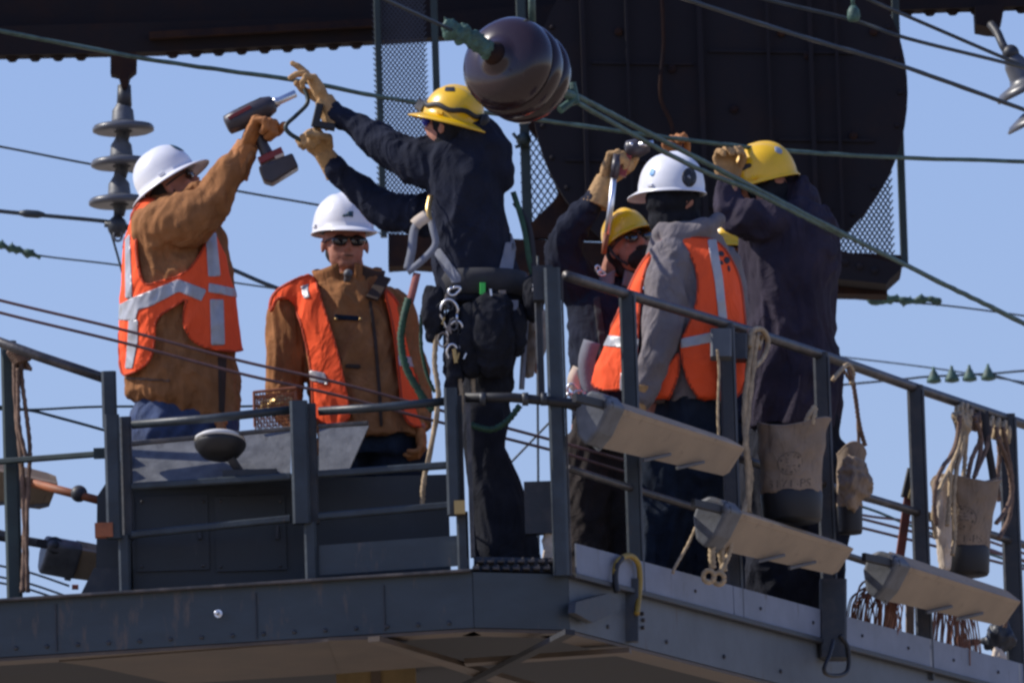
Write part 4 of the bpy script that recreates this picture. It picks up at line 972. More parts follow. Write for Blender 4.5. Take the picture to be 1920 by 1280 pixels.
collar_ring(P(656, 556, Y), .105, .085, .10, (.08, 0, 1), M['duckdark'], Bp, .75, 1.25, 'collar_lining')
b = B(); b.bar(P(697, 560, Y-.16), P(722, 520, Y-.09), .05, .012); b.build('collar_flap', M['duckdark'], Bp)
b = B(); b.loft([(522, 625, 700, Y, .09), (538, 590, 722, Y, .125), (560, 550, 745, Y, .155), (620, 548, 758, Y, .188), (700, 556, 778, Y, .21), (770, 562, 795, Y, .222), (830, 565, 815, Y, .22)], ex=2.3)
b.limb([(560, 560, Y, .097), (540, 585, Y, .094), (535, 640, Y-.01, .09)])
V, F, N = voxel(b, .009, 4); V = folds(V, N, .010, (8, 8, 3), 31); VV = (V, F, N)
vB = [[(506, 580), (514, 550), (545, 530), (575, 518), (592, 520), (603, 560), (622, 615), (640, 680), (652, 740), (662, 796), (590, 796), (588, 740), (585, 690), (575, 640), (562, 590), (545, 562), (522, 560), (512, 590)],
      [(714, 540), (735, 556), (750, 585), (762, 640), (780, 720), (802, 800), (770, 804), (752, 780), (745, 720), (738, 650), (730, 600)]]
v = shell('safety_vest', VV, vB, .006, .006, M['vest'], Bp)
shell('edge_binding', VV, vB, .006 + .0065, .002, M['binding'], v, band=3.2)
shell('reflective_strip', VV, [[(563, 540), (578, 536), (584, 560), (575, 562)]], .0135, .002, M['tape'], v, front=True)
shell('reflective_strip', VV, [[(584, 694), (612, 700), (618, 722), (586, 714)]], .0135, .002, M['tape'], v, front=True)
shell('reflective_strip', VV, [[(742, 668), (768, 672), (770, 690), (744, 688)]], .0135, .002, M['tape'], v, front=True)
shell('zip_placket', JV, [[(691, 565), (696, 565), (706, 640), (713, 720), (718, 800), (712, 800), (707, 720), (700, 640)]], .003, .003, M['duckdark'], Bp, front=True)
shell('pocket_flap', JV, [[(628, 590), (672, 594), (672, 602), (628, 600)]], .004, .004, M['dkjeans'], Bp, front=True)
shell('pocket_flap', JV, [[(648, 682), (676, 684), (676, 692), (648, 690)]], .003, .003, M['duckdark'], Bp, front=True)
for (x, y) in ((630, 598), (676, 598)):
    b = B(); b.ball(P(x, y, Y-.195), .007, 10, 8); b.build('snap', M['brass'], Bp, True)
b = B(); b.loft([(800, 600, 790, Y, .16), (860, 595, 795, Y, .16)]); legs(b, [(640, 850, 625, Y), (745, 850, 745, Y)], Y, (.12, .10, .085))
cloth('trousers', b, M['dkjeans'], Bp, .012, .010, 5, (8, 8, 4))
boots(Bp, [(625, 1100, Y, -.1, -1), (745, 1100, Y, .2, -1)])
hd, HV = helmet(Bp, P(643, 432, Y-.02), (.40, -.92, -.03), hu, M['helw'], False, .055, s=1.0)
shell('helmet_emblem', HV, [[(640, 404), (652, 397), (662, 396), (672, 404), (660, 403), (664, 410), (652, 405), (644, 408)]], .0015, .0006, M['decal'], hd, front=True)
sunglasses(Bp, hc - Vector((0, 0, .002)), hf, hu)
b = B(); r_, f_, u_ = frame(hf, hu); b.ell(hc - f_*.02 + u_*.02, (r_*.086, f_*.09, u_*.07)); b.ell(hc - f_*.045 - u_*.03, (r_*.076, f_*.05, u_*.06)); V, F, N = voxel(b, .009, 1); mk('hair', V, F, M['hair'], Bp)
b = B(); b.tube(spline([hc - u_*.05 + f_*.075 + r_*s_*.0 + r_*.055*k for k, s_ in ((-.6, 0), (0, 0), (.6, 0))]), .011, 8); V, F, N = voxel(b, .005, 1)
b = B(); b.ball(P(653, 513, Y-.13), .019); b.tube([P(653, 513, Y-.13), P(650, 530, Y-.10)], .014, 8); rad = b.build('collar_microphone', M['lampcap'], Bp, True)
b = B(); rr_, ff_, uu_ = frame((.18, -1, 0), (.02, 0, 1)); hb_ = P(647, 457, Y-.02); b.ell(hb_ - uu_*.063 + ff_*.0935, (rr_*.022, ff_*.004, uu_*.0022), 10, 6); b.build('mouth_line', M['hair'], Bp, True)
hand('glove', P(558, 798, Y-.2), (.3, -.2, -1), (1, 0, 0), M['glove2'], Bp, curl=.6); hand('glove', P(786, 795, Y-.1), (.1, -.1, -1), (-1, 0, 0), M['glove2'], Bp, curl=.6)

# ---- worker C: middle worker with harness, seen from behind
Y = .55
b = B(); hc = P(846, 238, Y-.02); hf = (-.84, .45, .30); hu = (.22, -.10, .97)
add_head(b, hc, hf, hu)
b.limb([(860, 255, Y, .065), (868, 290, Y, .07), (870, 330, Y, .09)])
b.loft([(300, 805, 930, Y, .10), (380, 825, 930, Y, .13), (500, 830, 945, Y, .13), (600, 850, 965, Y, .13)])
b.limb([(815, 312, Y, .07), (715, 268, Y+.1, .05), (625, 207, Y+.2, .034)]); b.limb([(820, 390, Y+.15, .055), (700, 378, Y+.25, .045), (615, 302, Y+.25, .034)])
legs(b, [(898, 620, 905, Y), (935, 620, 925, Y+.03)], Y, (.075, .05, .04))
b.limb([(925, 900, Y, .05), (965, 1040, Y, .045)])
Cp = body('worker in dark sweatshirt and climbing harness seen from behind, both arms raised', b, foot(930, Y))
b = B()
b.loft([(258, 830, 915, Y, .08), (275, 800, 935, Y, .12), (300, 795, 942, Y, .15), (340, 800, 942, Y, .17), (390, 808, 944, Y, .175), (440, 808, 954, Y, .175), (490, 810, 966, Y, .175), (530, 815, 982, Y, .18), (575, 828, 992, Y, .17)], ex=2.3)
b.limb([(860, 318, Y-.02, .11), (800, 306, Y+.02, .105), (745, 284, Y+.07, .082), (700, 258, Y+.12, .066), (655, 228, Y+.17, .050), (622, 207, Y+.2, .042)], sub=7)
b.limb([(850, 400, Y+.12, .10), (800, 402, Y+.16, .085), (735, 398, Y+.22, .075), (682, 366, Y+.25, .062), (640, 326, Y+.25, .048), (618, 302, Y+.25, .040)], sub=7)
b.limb([(890, 262, Y-.02, .10), (915, 285, Y-.03, .09), (935, 320, Y-.04, .065), (944, 340, Y-.03, .045)])      # hood down the back
b.limb([(850, 262, Y+.03, .085), (880, 255, Y, .09)])
jacket, JV = cloth('hooded_sweatshirt', b, M['navy'], Cp, .0085, .011, 41, (8, 8, 3.2))
b = B(); b.loft([(560, 838, 992, Y, .16), (610, 850, 985, Y, .165), (680, 862, 968, Y, .15), (760, 866, 956, Y, .13), (840, 872, 944, Y, .12), (900, 878, 972, Y, .12), (960, 884, 992, Y, .13), (1030, 890, 1010, Y, .14), (1085, 890, 1018, Y, .14)], ex=2.4)
cloth('trousers', b, M['navy2'], Cp, .011, .012, 42, (8, 8, 3))
boots(Cp, [(915, 1100, Y, -.3, .9), (975, 1100, Y, .3, .9)])
hd, HV = helmet(Cp, P(849, 224, Y-.02), hf, hu, M['hely'], True, s=.88)
shell('helmet_emblem', HV, [[(834, 164), (852, 164), (853, 172), (834, 172)]], .0015, .0006, M['decalk'], hd, front=True)
r_, f_, u_ = frame(hf, hu); c = P(849, 224, Y-.02)
V = []; n = 48      # headlamp strap round the helmet
b = B(); b.tube([c + u_*(.034 + .006*math.sin(i*.9)) + r_*.110*math.cos(2*math.pi*i/n) + f_*.131*math.sin(2*math.pi*i/n) for i in range(n+1)], .010, 8, 0, True, .35); b.build('headlamp_strap', M['black'], hd, True)
b = B(); b.bar(c + f_*.135 + u_*.02, c + f_*.165 + u_*.03, .042, .045, u_); b.build('headlamp', M['lampcap'], hd)
b = B(); b.ell(c - f_*.142 + u_*.015, (r_*.03, f_*.018, u_*.035)); b.build('battery_pack', M['black'], hd, True)
sunglasses(Cp, hc, hf, hu, 'blens')
b = B(); b.ell(hc - f_*.012 + u_*.012, (r_*.088, f_*.092, u_*.085)); b.ell(hc - f_*.02 - u_*.055, (r_*.074, f_*.075, u_*.07)); b.ell(hc - f_*.03 - u_*.10, (r_*.075, f_*.08, u_*.06)); cloth('balaclava', b, M['blackcl'], Cp, .008, .004, 3, (16, 16, 12))
hand('glove', P(612, 196, Y+.2), P(580, 138, Y+.2) - P(614, 200, Y+.2), (-.9, -.15, -.4), M['glove'], Cp, curl=.45, thumb=-1, fan=[.02, .15, .5, .85], spread=.34, sc_=1.16)
hand('glove', P(610, 292, Y+.25), P(575, 243, Y+.2) - P(610, 292, Y+.25), (-.5, -.7, .2), M['glove'], Cp, curl=1.0, thumb=1, sc_=1.1)
# ratchet lever between the gloves
rt = thing('bent_lever', 'dark bent lever tool held between two tan gloves under the cable', 'hand tool', tuple(P(560, 240, Y+.15)))
b = B(); b.tube(spline(pts3([(570, 164, .78), (577, 192, .76), (556, 216, .74), (536, 236, .72), (545, 252, .72), (575, 268, .74)]), 5), .009, 8); b.build('lever', M['cage'], rt, True)
b = B(); b.bar(P(600, 195, .70), P(590, 238, .70), .03, .03); b.bar(P(590, 232, .70), P(628, 240, .70), .026, .03); b.build('grip', M['black'], rt)

# harness on C: webbing straps as shells of the sweatshirt, belt, hardware, hanging gear
hs = None
def strap(name, pts, w, m, par, th=.004):
    """flat webbing ribbon through picture points"""
    q = spline(pts3(pts), 5); V = []; F = []
    for i, p in enumerate(q):
        t = (q[min(i+1, len(q)-1)] - q[max(i-1, 0)]).normalized(); s = t.cross(Vector((0, -1, .15))).normalized()
        V += [p - s*w/2, p + s*w/2]
    F = [[2*i, 2*i+1, 2*i+3, 2*i+2] for i in range(len(q)-1)]
    o = mk(name, V, F, M[m], par, True); s = o.modifiers.new('s', 'SOLIDIFY'); s.thickness = th; s.offset = 0; return o
for pl in ([(812, 470), (828, 466), (872, 528), (850, 531)], [(946, 455), (966, 455), (957, 524), (930, 528)], [(952, 392), (958, 392), (964, 470), (956, 470)]):
    shell('harness_strap', JV, [pl], .004, .003, M['web'], Cp, front=True)
b = B(); b.loft([(516, 822, 990, Y, .192), (530, 820, 994, Y, .196), (562, 826, 1000, Y, .194)], n=40, ex=2.4); b.build('tool_belt', M['webdk'], Cp, True)
shell_off = Y - .205
for (x, y, w, h, m_) in ((905, 541, .022, .045, 'limegreen'), (908, 578, .05, .035, 'decal'), (942, 552, .028, .032, 'bag'), (965, 575, .03, .05, 'web'), (1012, 0, 0, 0, None)):
    if m_: b = B(); b.bar(P(x, y-h/mpp(Y)/2, shell_off), P(x, y+h/mpp(Y)/2, shell_off), w, .012); b.build('belt_fitting', M[m_], Cp)
for (x, y, w, h) in ((812, 590, 50, 90), (850, 668, 44, 170), (1000, 560, 44, 70), (925, 630, 100, 110), (880, 640, 55, 120), (970, 620, 40, 90)):
    b = B(); b.limb([(x, y-h*.4, shell_off+.02, w*.42*mpp(Y)), (x, y, shell_off+.0, w*.46*mpp(Y)), (x+2, y+h*.4, shell_off+.02, w*.38*mpp(Y))], 12)
    cloth('tool_pouch', b, M['navy2'], Cp, .009, .008, x, (14, 14, 10), 2)
strap('harness_strap', [(800, 400, Y-.12), (778, 428, Y-.14), (772, 470, Y-.16), (764, 505, Y-.16)], .034, 'web', Cp)
strap('harness_strap', [(804, 398, Y-.12), (812, 430, Y-.16), (816, 460, Y-.17), (790, 490, Y-.17), (764, 510, Y-.16)], .028, 'web', Cp)
strap('harness_strap', [(808, 366, Y-.12), (803, 392, Y-.15), (806, 412, Y-.16)], .02, 'brass', Cp)
strap('lanyard_tag', [(782, 512, Y-.16), (774, 545, Y-.17), (768, 568, Y-.17)], .03, 'pink', Cp)
strap('harness_strap', [(962, 360, Y-.06), (975, 400, Y-.08), (985, 440, Y-.1), (995, 500, Y-.1), (1012, 560, Y-.08)], .022, 'green', Cp)
strap('harness_strap', [(965, 380, Y-.04), (990, 420, Y-.08), (1000, 480, Y-.1), (1008, 600, Y-.1)], .022, 'webdk', Cp)
strap('harness_strap', [(996, 520, Y-.12), (985, 620, Y-.12), (978, 730, Y-.12)], .022, 'web', Cp)
def rope(name, pts, r, m, par=None, tw=320, lab=None, cat='rope', group=None, sub=10):
    b = B(); b.tube(spline(pts3(pts), sub), r, 9, tw, True, None, .22); o = b.build(name, M[m], par, True)
    if par is None: tag(o, lab, cat, group)
    return o
rope('lanyard', [(766, 560, Y-.17), (756, 600, Y-.18), (752, 640, Y-.18), (762, 690, Y-.18), (790, 740, Y-.18), (812, 770, Y-.18)], .014, 'green', Cp)
rope('lanyard', [(790, 590, Y-.17), (790, 650, Y-.17), (800, 700, Y-.17), (815, 735, Y-.17)], .007, 'green', Cp)
rope('lanyard', [(835, 560, Y-.2), (820, 620, Y-.21), (815, 680, Y-.21), (822, 740, Y-.21), (812, 820, Y-.2), (795, 900, Y-.2), (792, 950, Y-.2)], .010, 'rope', Cp)
rope('lanyard', [(850, 640, Y-.2), (858, 690, Y-.21), (865, 740, Y-.21), (862, 790, Y-.2)], .009, 'rope', Cp)
rope('lanyard', [(888, 740, Y-.18), (886, 700, Y-.18), (884, 660, Y-.18)], .008, 'rope', Cp)
rope('lanyard', [(880, 795, Y-.2), (920, 805, Y-.21), (950, 790, Y-.21), (975, 760, Y-.21)], .012, 'green', Cp)
rope('lanyard', [(1005, 620, Y-.14), (1008, 660, Y-.14), (1006, 700, Y-.14)], .006, 'orangeb', Cp, 500)
def carabiner(x, y, h, par, a0=0, m='chrome', Yk=None):
    c = P(x, y, Yk if Yk is not None else Y-.235); w = h*.28
    b = B(); pts = []
    for i in range(25):
        t = 2*math.pi*i/24; px, py = w*math.cos(t)*(1.1 if math.sin(t) > 0 else .85), h/2*math.sin(t)
        pts.append(c + IX*(px*math.cos(a0)-py*math.sin(a0)) + IY*(px*math.sin(a0)+py*math.cos(a0)))
    b.tube(pts, .0055, 8); b.build('carabiner', M[m], par, True)
b = B(); b.limb([(1027, 985, .34, .020), (1029, 1010, .34, .026), (1027, 1042, .34, .022)], 12); V, F, N = voxel(b, .006, 1); V = folds(V, N, .006, (30, 30, 12), 3); tag(mk('canvas_roll', V, F, M['pale'], None), 'pale rolled cloth standing just left of the corner post foot', 'cloth roll')
random.seed(11)
for k in range(30):
    x = random.choice([random.gauss(848, 14), random.gauss(925, 26)]); y = random.uniform(548, 668); w_ = random.uniform(.012, .03); Yk = Y - .232 - random.random()*.015
    t_ = Vector((random.uniform(-.5, .5), 0, 1)).normalized(); c_ = P(x, y, Yk); b = B()
    if k % 3: b.bar(c_ - t_*w_, c_ + t_*w_, w_*.55, .014)
    else: b.tube([c_ + IX*w_*.7*math.cos(q*.7854) + IY*w_*math.sin(q*.7854) for q in range(9)], .004, 6)
    b.build('belt_hardware', M[random.choice(['lampcap', 'webdk', 'steel2', 'bag', 'chrome', 'brass', 'web'])], Cp)
for q in ((843, 590, .12, .1), (852, 625, .10, -.3), (848, 662, .07, 0), (925, 635, .05, .2), (940, 640, .04, 1), (1012, 545, .08, .2), (852, 545, .05, 2)): carabiner(q[0], q[1], q[2], Cp, q[3])
b = B(); b.limb([(1002, 560, Y-.07, .036), (1003, 620, Y-.07, .052), (999, 665, Y-.07, .046), (990, 698, Y-.07, .024)], 14); cloth('tool_bag', b, M['bag'], Cp, .008, .006, 3, (12, 12, 8), 2)
strap('buckle_strap', [(800, 405, Y-.17), (785, 415, Y-.175), (778, 422, Y-.175)], .05, 'pale', Cp)

# ---- worker D: yellow helmet looking up, right arm raised
Y = 2.35
b = B(); hc = P(1178, 464, Y-.1); hf = (.45, -.82, .36); hu = (-.36, .22, .90)
add_head(b, hc, hf, hu)
b.limb([(1160, 490, Y-.05, .062), (1152, 530, Y, .07), (1140, 570, Y, .09)])
b.loft([(540, 1085, 1195, Y, .10), (600, 1080, 1190, Y, .12), (700, 1080, 1180, Y, .13), (800, 1080, 1190, Y, .13)])
b.limb([(1105, 560, Y, .06), (1058, 475, Y-.1, .052), (1128, 362, Y-.2, .033)]); b.limb([(1185, 560, Y+.05, .055), (1215, 640, Y, .045), (1225, 740, Y-.1, .035)])
legs(b, [(1105, 800, 1100, Y), (1170, 800, 1180, Y+.1)], Y, (.09, .065, .05))
Dp = body('bearded worker in yellow helmet and dark sunglasses looking up', b, foot(1140, Y))
b = B()
b.loft([(525, 1118, 1180, Y, .08), (545, 1080, 1198, Y, .12), (580, 1062, 1205, Y, .15), (640, 1066, 1200, Y, .17), (720, 1072, 1192, Y, .17), (790, 1072, 1200, Y, .17)], ex=2.3)
b.limb([(1110, 565, Y, .10), (1075, 520, Y-.06, .092), (1058, 475, Y-.11, .078), (1072, 430, Y-.15, .066), (1104, 385, Y-.19, .052), (1124, 362, Y-.2, .042)], sub=7)
b.limb([(1185, 570, Y+.05, .08), (1212, 640, Y, .065), (1222, 730, Y-.1, .05)])
jacket, JV = cloth('sweatshirt', b, M['navy'], Dp, .009, .010, 51, (9, 9, 5))
collar_ring(P(1158, 545, Y-.03), .085, .08, .06, (.2, -.1, 1), M['web'], Dp, .4, 1.15)
b = B(); b.loft([(780, 1072, 1200, Y, .16), (840, 1075, 1205, Y, .16)]); legs(b, [(1105, 850, 1092, Y), (1175, 850, 1195, Y+.1)], Y, (.12, .10, .085)); cloth('trousers', b, mat('dark_brown_work_trousers', (.040, .033, .030), .95, var=.25, vscale=9, bump=.5, bscale=120, spec=.12, wrinkle=.65), Dp, .012, .012, 52, (8, 8, 4))
boots(Dp, [(1092, 1100, Y, .3, -.9), (1195, 1100, Y+.1, .3, -.9)])
hd, HV = helmet(Dp, P(1176, 448, Y-.1) , hf, hu, M['hely'], False, .035, s=.80)
sunglasses(Dp, hc, hf, hu); r_, f_, u_ = frame(hf, hu)
b = B(); b.ell(hc - u_*.078 + f_*.045, (r_*.058, f_*.052, u_*.042)); b.ell(hc - u_*.05 + f_*.085, (r_*.034, f_*.018, u_*.010), 10, 7); V, F, N = voxel(b, .006, 1); V = folds(V, N, .003, (60, 60, 60), 2); mk('beard', V, F, M['hair'], Dp)
b = B(); b.ell(hc - f_*.035 - u_*.0, (r_*.084, f_*.07, u_*.085)); b.ell(hc - f_*.05 - u_*.07, (r_*.066, f_*.045, u_*.05)); V, F, N = voxel(b, .009, 1); mk('hair', V, F, M['hair'], Dp)
b = B(); b.tube(spline([hc + r_*.088 + u_*.03, hc + r_*.088 - u_*.03 + f_*.01, hc + r_*.06 - u_*.09 + f_*.03]), .006, 6); b.tube(spline([hc - f_*.10 + u_*.05, hc - f_*.115 - u_*.0, hc - f_*.10 - u_*.04]), [.010]*13, 8); b.build('chin_strap', M['webdk'], Dp, True)
hand('glove', P(1132, 345, Y-.2), P(1153, 292, Y-.2) - P(1132, 345, Y-.2), (.8, -.35, -.1), M['glove'], Dp, curl=.95, thumb=1, sc_=1.22)
for pl in ([(1112, 560), (1124, 556), (1138, 650), (1142, 760), (1130, 760), (1124, 650)],): shell('harness_strap', JV, [pl], .004, .003, M['webdk'], Dp, front=True)
strap('tool_sling', [(1110, 640, Y-.2), (1100, 680, Y-.22), (1108, 740, Y-.22)], .07, 'web', Dp); strap('tool_sling', [(1085, 690, Y-.2), (1075, 715, Y-.22), (1090, 735, Y-.22)], .05, 'pale', Dp)
for q in ((1075, 735, .07, .4), (1090, 742, .06, 1.2), (1068, 748, .05, 0)): carabiner(q[0], q[1], q[2], Dp, q[3], Yk=Y-.26)
for q in ((1122, 505, .03, .4), (1128, 512, .03, 1.2)): carabiner(q[0], q[1], q[2], Dp, q[3], Yk=Y-.2)
rod = thing('ratchet_wrench', 'upright bright steel wrench in the raised glove above the bearded worker', 'hand tool', tuple(P(1138, 450, Y-.32)))
b = B(); b.tube([P(1152, 322, Y-.26), P(1146, 380, Y-.27), P(1138, 440, Y-.28)], .0125, 12); b.build('shaft', M['chrome'], rod, True)
b = B(); b.tube([P(1158, 290, Y-.26), P(1151, 334, Y-.26)], .018, 12); b.build('head', M['tool'], rod, True)
b = B(); b.tube([P(1137, 438, Y-.28), P(1132, 476, Y-.28)], [.013, .010], 10); b.build('tip', M['orangeb'], rod, True)
gun = thing('impact_gun', 'small dark impact gun beside the raised tan glove, under the green cable', 'power tool', tuple(P(1190, 300, Y-.2)))
b = B(); b.lathe(P(1172, 281, Y-.22), P(1230, 272, Y-.22) - P(1172, 281, Y-.22), [(0, .02), (.01, .035), (.06, .038), (.085, .028), (.1, .022)], 20); b.build('body', M['tool'], gun, True)
b = B(); b.lathe(P(1198, 272, Y-.25), P(1228, 268, Y-.25)-P(1198, 272, Y-.25), [(0, .012), (.06, .012)], 16); b.build('anvil', M['chrome'], gun, True)
b = B(); b.ball(P(1184, 271, Y-.25), .009); b.build('trim_cap', M['chrome'], gun, True)
b = B(); b.bar(P(1164, 330, Y-.22), P(1176, 290, Y-.22), .04, .04); b.build('grip', M['toolred'], gun)

# ---- worker E: white helmet with round emblem, grey hood, back to the camera
Y = 1.85
b = B(); hc = P(1262, 385, Y); hf = (-.72, .68, .05); hu = (0, 0, 1)
add_head(b, hc, hf, hu)
b.limb([(1265, 405, Y, .065), (1275, 440, Y, .07), (1285, 480, Y, .09)])
b.loft([(470, 1225, 1350, Y, .10), (520, 1225, 1365, Y, .13), (640, 1225, 1360, Y, .14), (760, 1220, 1350, Y, .14)])
b.limb([(1250, 495, Y-.1, .06), (1238, 600, Y-.16, .05), (1215, 700, Y-.22, .038)]); b.limb([(1350, 500, Y+.1, .055), (1375, 600, Y+.15, .045), (1350, 690, Y+.2, .035)])
legs(b, [(1240, 780, 1250, Y), (1315, 780, 1315, Y+.12)], Y, (.09, .065, .05))
Ep = body('worker in orange vest over grey hood, round black emblem on the white helmet', b, foot(1280, Y))
b = B()
b.loft([(425, 1240, 1335, Y, .09), (445, 1222, 1355, Y, .12), (490, 1212, 1372, Y, .155), (560, 1212, 1380, Y, .175), (640, 1216, 1380, Y, .18), (700, 1218, 1378, Y, .18), (762, 1222, 1372, Y, .17)], ex=2.3)
b.limb([(1262, 488, Y-.10, .095), (1250, 530, Y-.14, .092), (1245, 600, Y-.17, .084), (1232, 660, Y-.19, .070), (1212, 716, Y-.21, .056), (1198, 750, Y-.23, .05)], sub=7)
b.limb([(1350, 495, Y+.1, .08), (1372, 580, Y+.15, .065), (1350, 670, Y+.2, .05)])
b.limb([(1238, 436, Y-.07, .036), (1275, 440, Y-.11, .044), (1318, 430, Y-.10, .042), (1345, 412, Y-.05, .030)], sub=6)   # hood bunched at the nape
jacket, JV = cloth('hooded_sweatshirt', b, M['hoodie'], Ep, .0085, .011, 61, (8, 8, 4))
b = B(); b.loft([(436, 1238, 1345, Y, .10), (455, 1222, 1362, Y, .13), (490, 1203, 1380, Y, .165), (560, 1175, 1390, Y, .19), (640, 1142, 1394, Y, .20), (700, 1118, 1398, Y, .205), (755, 1105, 1400, Y, .20)], ex=2.3)
V, F, N = voxel(b, .009, 4); V = folds(V, N, .009, (7, 7, 3), 71); VV = (V, F, N)
vE = [[(1236, 456), (1262, 440), (1300, 446), (1345, 450), (1378, 500), (1392, 560), (1402, 745), (1330, 752), (1303, 742), (1288, 715), (1278, 680), (1274, 640), (1288, 612), (1303, 580), (1308, 530), (1300, 490), (1282, 464), (1256, 456), (1232, 472), (1216, 500), (1206, 540), (1200, 600), (1197, 660), (1192, 734), (1098, 732), (1130, 650), (1170, 570), (1200, 500)],
      [(1208, 752), (1212, 728), (1232, 700), (1258, 680), (1272, 655), (1276, 690), (1268, 720), (1252, 752)]]
v = shell('safety_vest', VV, vE, .004, .006, M['vest'], Ep)
shell('edge_binding', VV, vE, .004 + .0065, .002, M['binding'], v, band=3.2)
for tp_ in ([(1325, 452), (1340, 452), (1352, 520), (1360, 600), (1346, 604), (1338, 530)], [(1276, 636), (1385, 612), (1385, 632), (1276, 654)], [(1140, 630), (1200, 636), (1198, 656), (1132, 650)], [(1166, 700), (1172, 700), (1172, 733), (1164, 733)]):
    shell('reflective_strip', VV, [tp_], .0115, .002, M['tape'], v, front=True)
for tp_ in ([(1343, 476), (1350, 472), (1356, 480), (1349, 484)], [(1352, 486), (1362, 482), (1366, 492), (1358, 498)], [(1360, 500), (1364, 498), (1366, 510), (1362, 512)], [(1346, 490), (1352, 490), (1354, 498), (1348, 498)]):
    shell('vest_print', VV, [tp_], .0115, .001, M['decalk'], v, front=True)
b = B(); b.loft([(745, 1225, 1372, Y, .155), (800, 1212, 1365, Y, .16), (840, 1208, 1362, Y, .16)]); legs(b, [(1245, 840, 1250, Y), (1320, 840, 1318, Y+.12)], Y, (.125, .105, .09)); cloth('trousers', b, M['dkjeans'], Ep, .011, .013, 62, (8, 8, 4))
boots(Ep, [(1250, 1100, Y, -.3, .9), (1318, 1100, Y+.12, .3, .9)])
hd, HV = helmet(Ep, P(1259, 358, Y), hf, hu, M['helw'], False, .055, s=1.02)
def circ(x, y, rx, ry, n=20): return [(x+rx*math.cos(2*math.pi*i/n), y+ry*math.sin(2*math.pi*i/n)) for i in range(n)]
shell('round_emblem', HV, [circ(1292, 333, 14, 18)], .0015, .0006, M['decalk'], hd, front=True)
shell('emblem_ring', HV, [circ(1292, 333, 11, 14.5)], .0025, .0004, M['decalw'], hd, front=True, holes=[circ(1292, 333, 9.5, 12.8)])
shell('emblem_mark', HV, [[(1287, 328), (1296, 326), (1294, 332), (1299, 338), (1290, 336), (1288, 340)]], .0025, .0004, M['decalw'], hd, front=True)
shell('helmet_sticker', HV, [[(1220, 318), (1227, 314), (1229, 322), (1225, 331), (1218, 330)]], .0015, .0006, M['decalb'], hd, front=True)
b = B(); b.ell(hc + Vector((0, 0, .02)), (Vector((.112, 0, 0)), Vector((0, .112, 0)), Vector((0, 0, .09)))); b.ell(hc - Vector((-.005, -.01, .06)), (Vector((.108, 0, 0)), Vector((0, .10, 0)), Vector((0, 0, .085)))); cloth('balaclava', b, M['blackcl'], Ep, .008, .005, 4, (14, 14, 10))
hand('glove', P(1196, 760, Y-.23), (-.1, 0, -1), (1, 0, 0), M['glove'], Ep, curl=.5)

# ---- worker F: yellow helmet, long plum coat
Y = 3.05
b = B(); hc = P(1432, 368, Y); hf = (-.90, .32, -.18); hu = (-.24, -.06, .97)
add_head(b, hc, hf, hu)
b.limb([(1442, 385, Y, .065), (1455, 415, Y, .07), (1470, 450, Y, .09)])
b.loft([(420, 1405, 1550, Y, .10), (500, 1405, 1555, Y, .13), (650, 1410, 1545, Y, .14), (800, 1410, 1550, Y, .14)])
b.limb([(1440, 425, Y-.1, .06), (1382, 420, Y-.15, .05), (1365, 340, Y-.1, .035)]); b.limb([(1540, 440, Y+.1, .06), (1450, 450, Y+.25, .05), (1390, 350, Y+.15, .035)])
legs(b, [(1445, 820, 1450, Y), (1530, 820, 1530, Y+.1)], Y, (.09, .065, .05))
Fp = body('tall worker in yellow helmet and long dark plum coat, both gloves at head height', b, foot(1480, Y))
b = B()
b.loft([(378, 1440, 1520, Y, .09), (395, 1405, 1552, Y, .13), (425, 1392, 1574, Y, .16), (480, 1390, 1577, Y, .19), (560, 1394, 1562, Y, .20), (640, 1394, 1566, Y, .205), (700, 1392, 1576, Y, .21), (760, 1396, 1576, Y, .21), (808, 1402, 1570, Y, .20)], ex=2.3)
b.limb([(1470, 420, Y-.08, .095), (1425, 416, Y-.14, .090), (1386, 414, Y-.16, .082), (1368, 388, Y-.14, .062), (1364, 352, Y-.11, .048)], sub=7)
b.limb([(1540, 440, Y+.1, .08), (1450, 450, Y+.25, .065), (1395, 355, Y+.15, .045)])
b.limb([(1450, 372, Y, .075), (1485, 362, Y+.02, .08), (1500, 385, Y, .09)])
jacket, JV = cloth('long_coat', b, M['coat'], Fp, .0095, .020, 81, (6.5, 6.5, 1.8))
b = B(); b.loft([(780, 1402, 1570, Y, .17), (850, 1405, 1575, Y, .17), (900, 1406, 1580, Y, .16)]); legs(b, [(1450, 880, 1452, Y), (1535, 880, 1535, Y+.1)], Y, (.15, .115, .10)); cloth('trousers', b, M['navy2'], Fp, .012, .013, 82, (8, 8, 4))
boots(Fp, [(1452, 1100, Y, -.3, .9), (1535, 1100, Y+.1, .3, .9)])
hd, HV = helmet(Fp, P(1432, 338, Y), hf, hu, M['hely'], False, .05, s=1.02)
for pl in ([(1388, 316), (1398, 308), (1414, 303), (1404, 311), (1412, 312), (1398, 318), (1392, 322)],): shell('helmet_print', HV, [pl], .0015, .0006, M['decalk'], hd, front=True)
shell('helmet_sticker', HV, [[(1452, 276), (1460, 275), (1468, 285), (1464, 290), (1453, 286)]], .0015, .0006, M['decalg'], hd, front=True)
r_, f_, u_ = frame(hf, hu)
b = B(); b.ell(hc - f_*.02 + u_*.01, (r_*.088, f_*.092, u_*.08)); b.ell(hc - f_*.03 - u_*.07, (r_*.082, f_*.085, u_*.075)); cloth('hood_liner', b, M['blackcl'], Fp, .008, .005, 6, (14, 14, 10))
hand('glove', P(1364, 345, Y-.1), (P(1358, 290, Y-.1) - P(1364, 345, Y-.1)), (.5, -.8, 0), M['glove'], Fp, curl=.75, thumb=1, sc_=1.15)
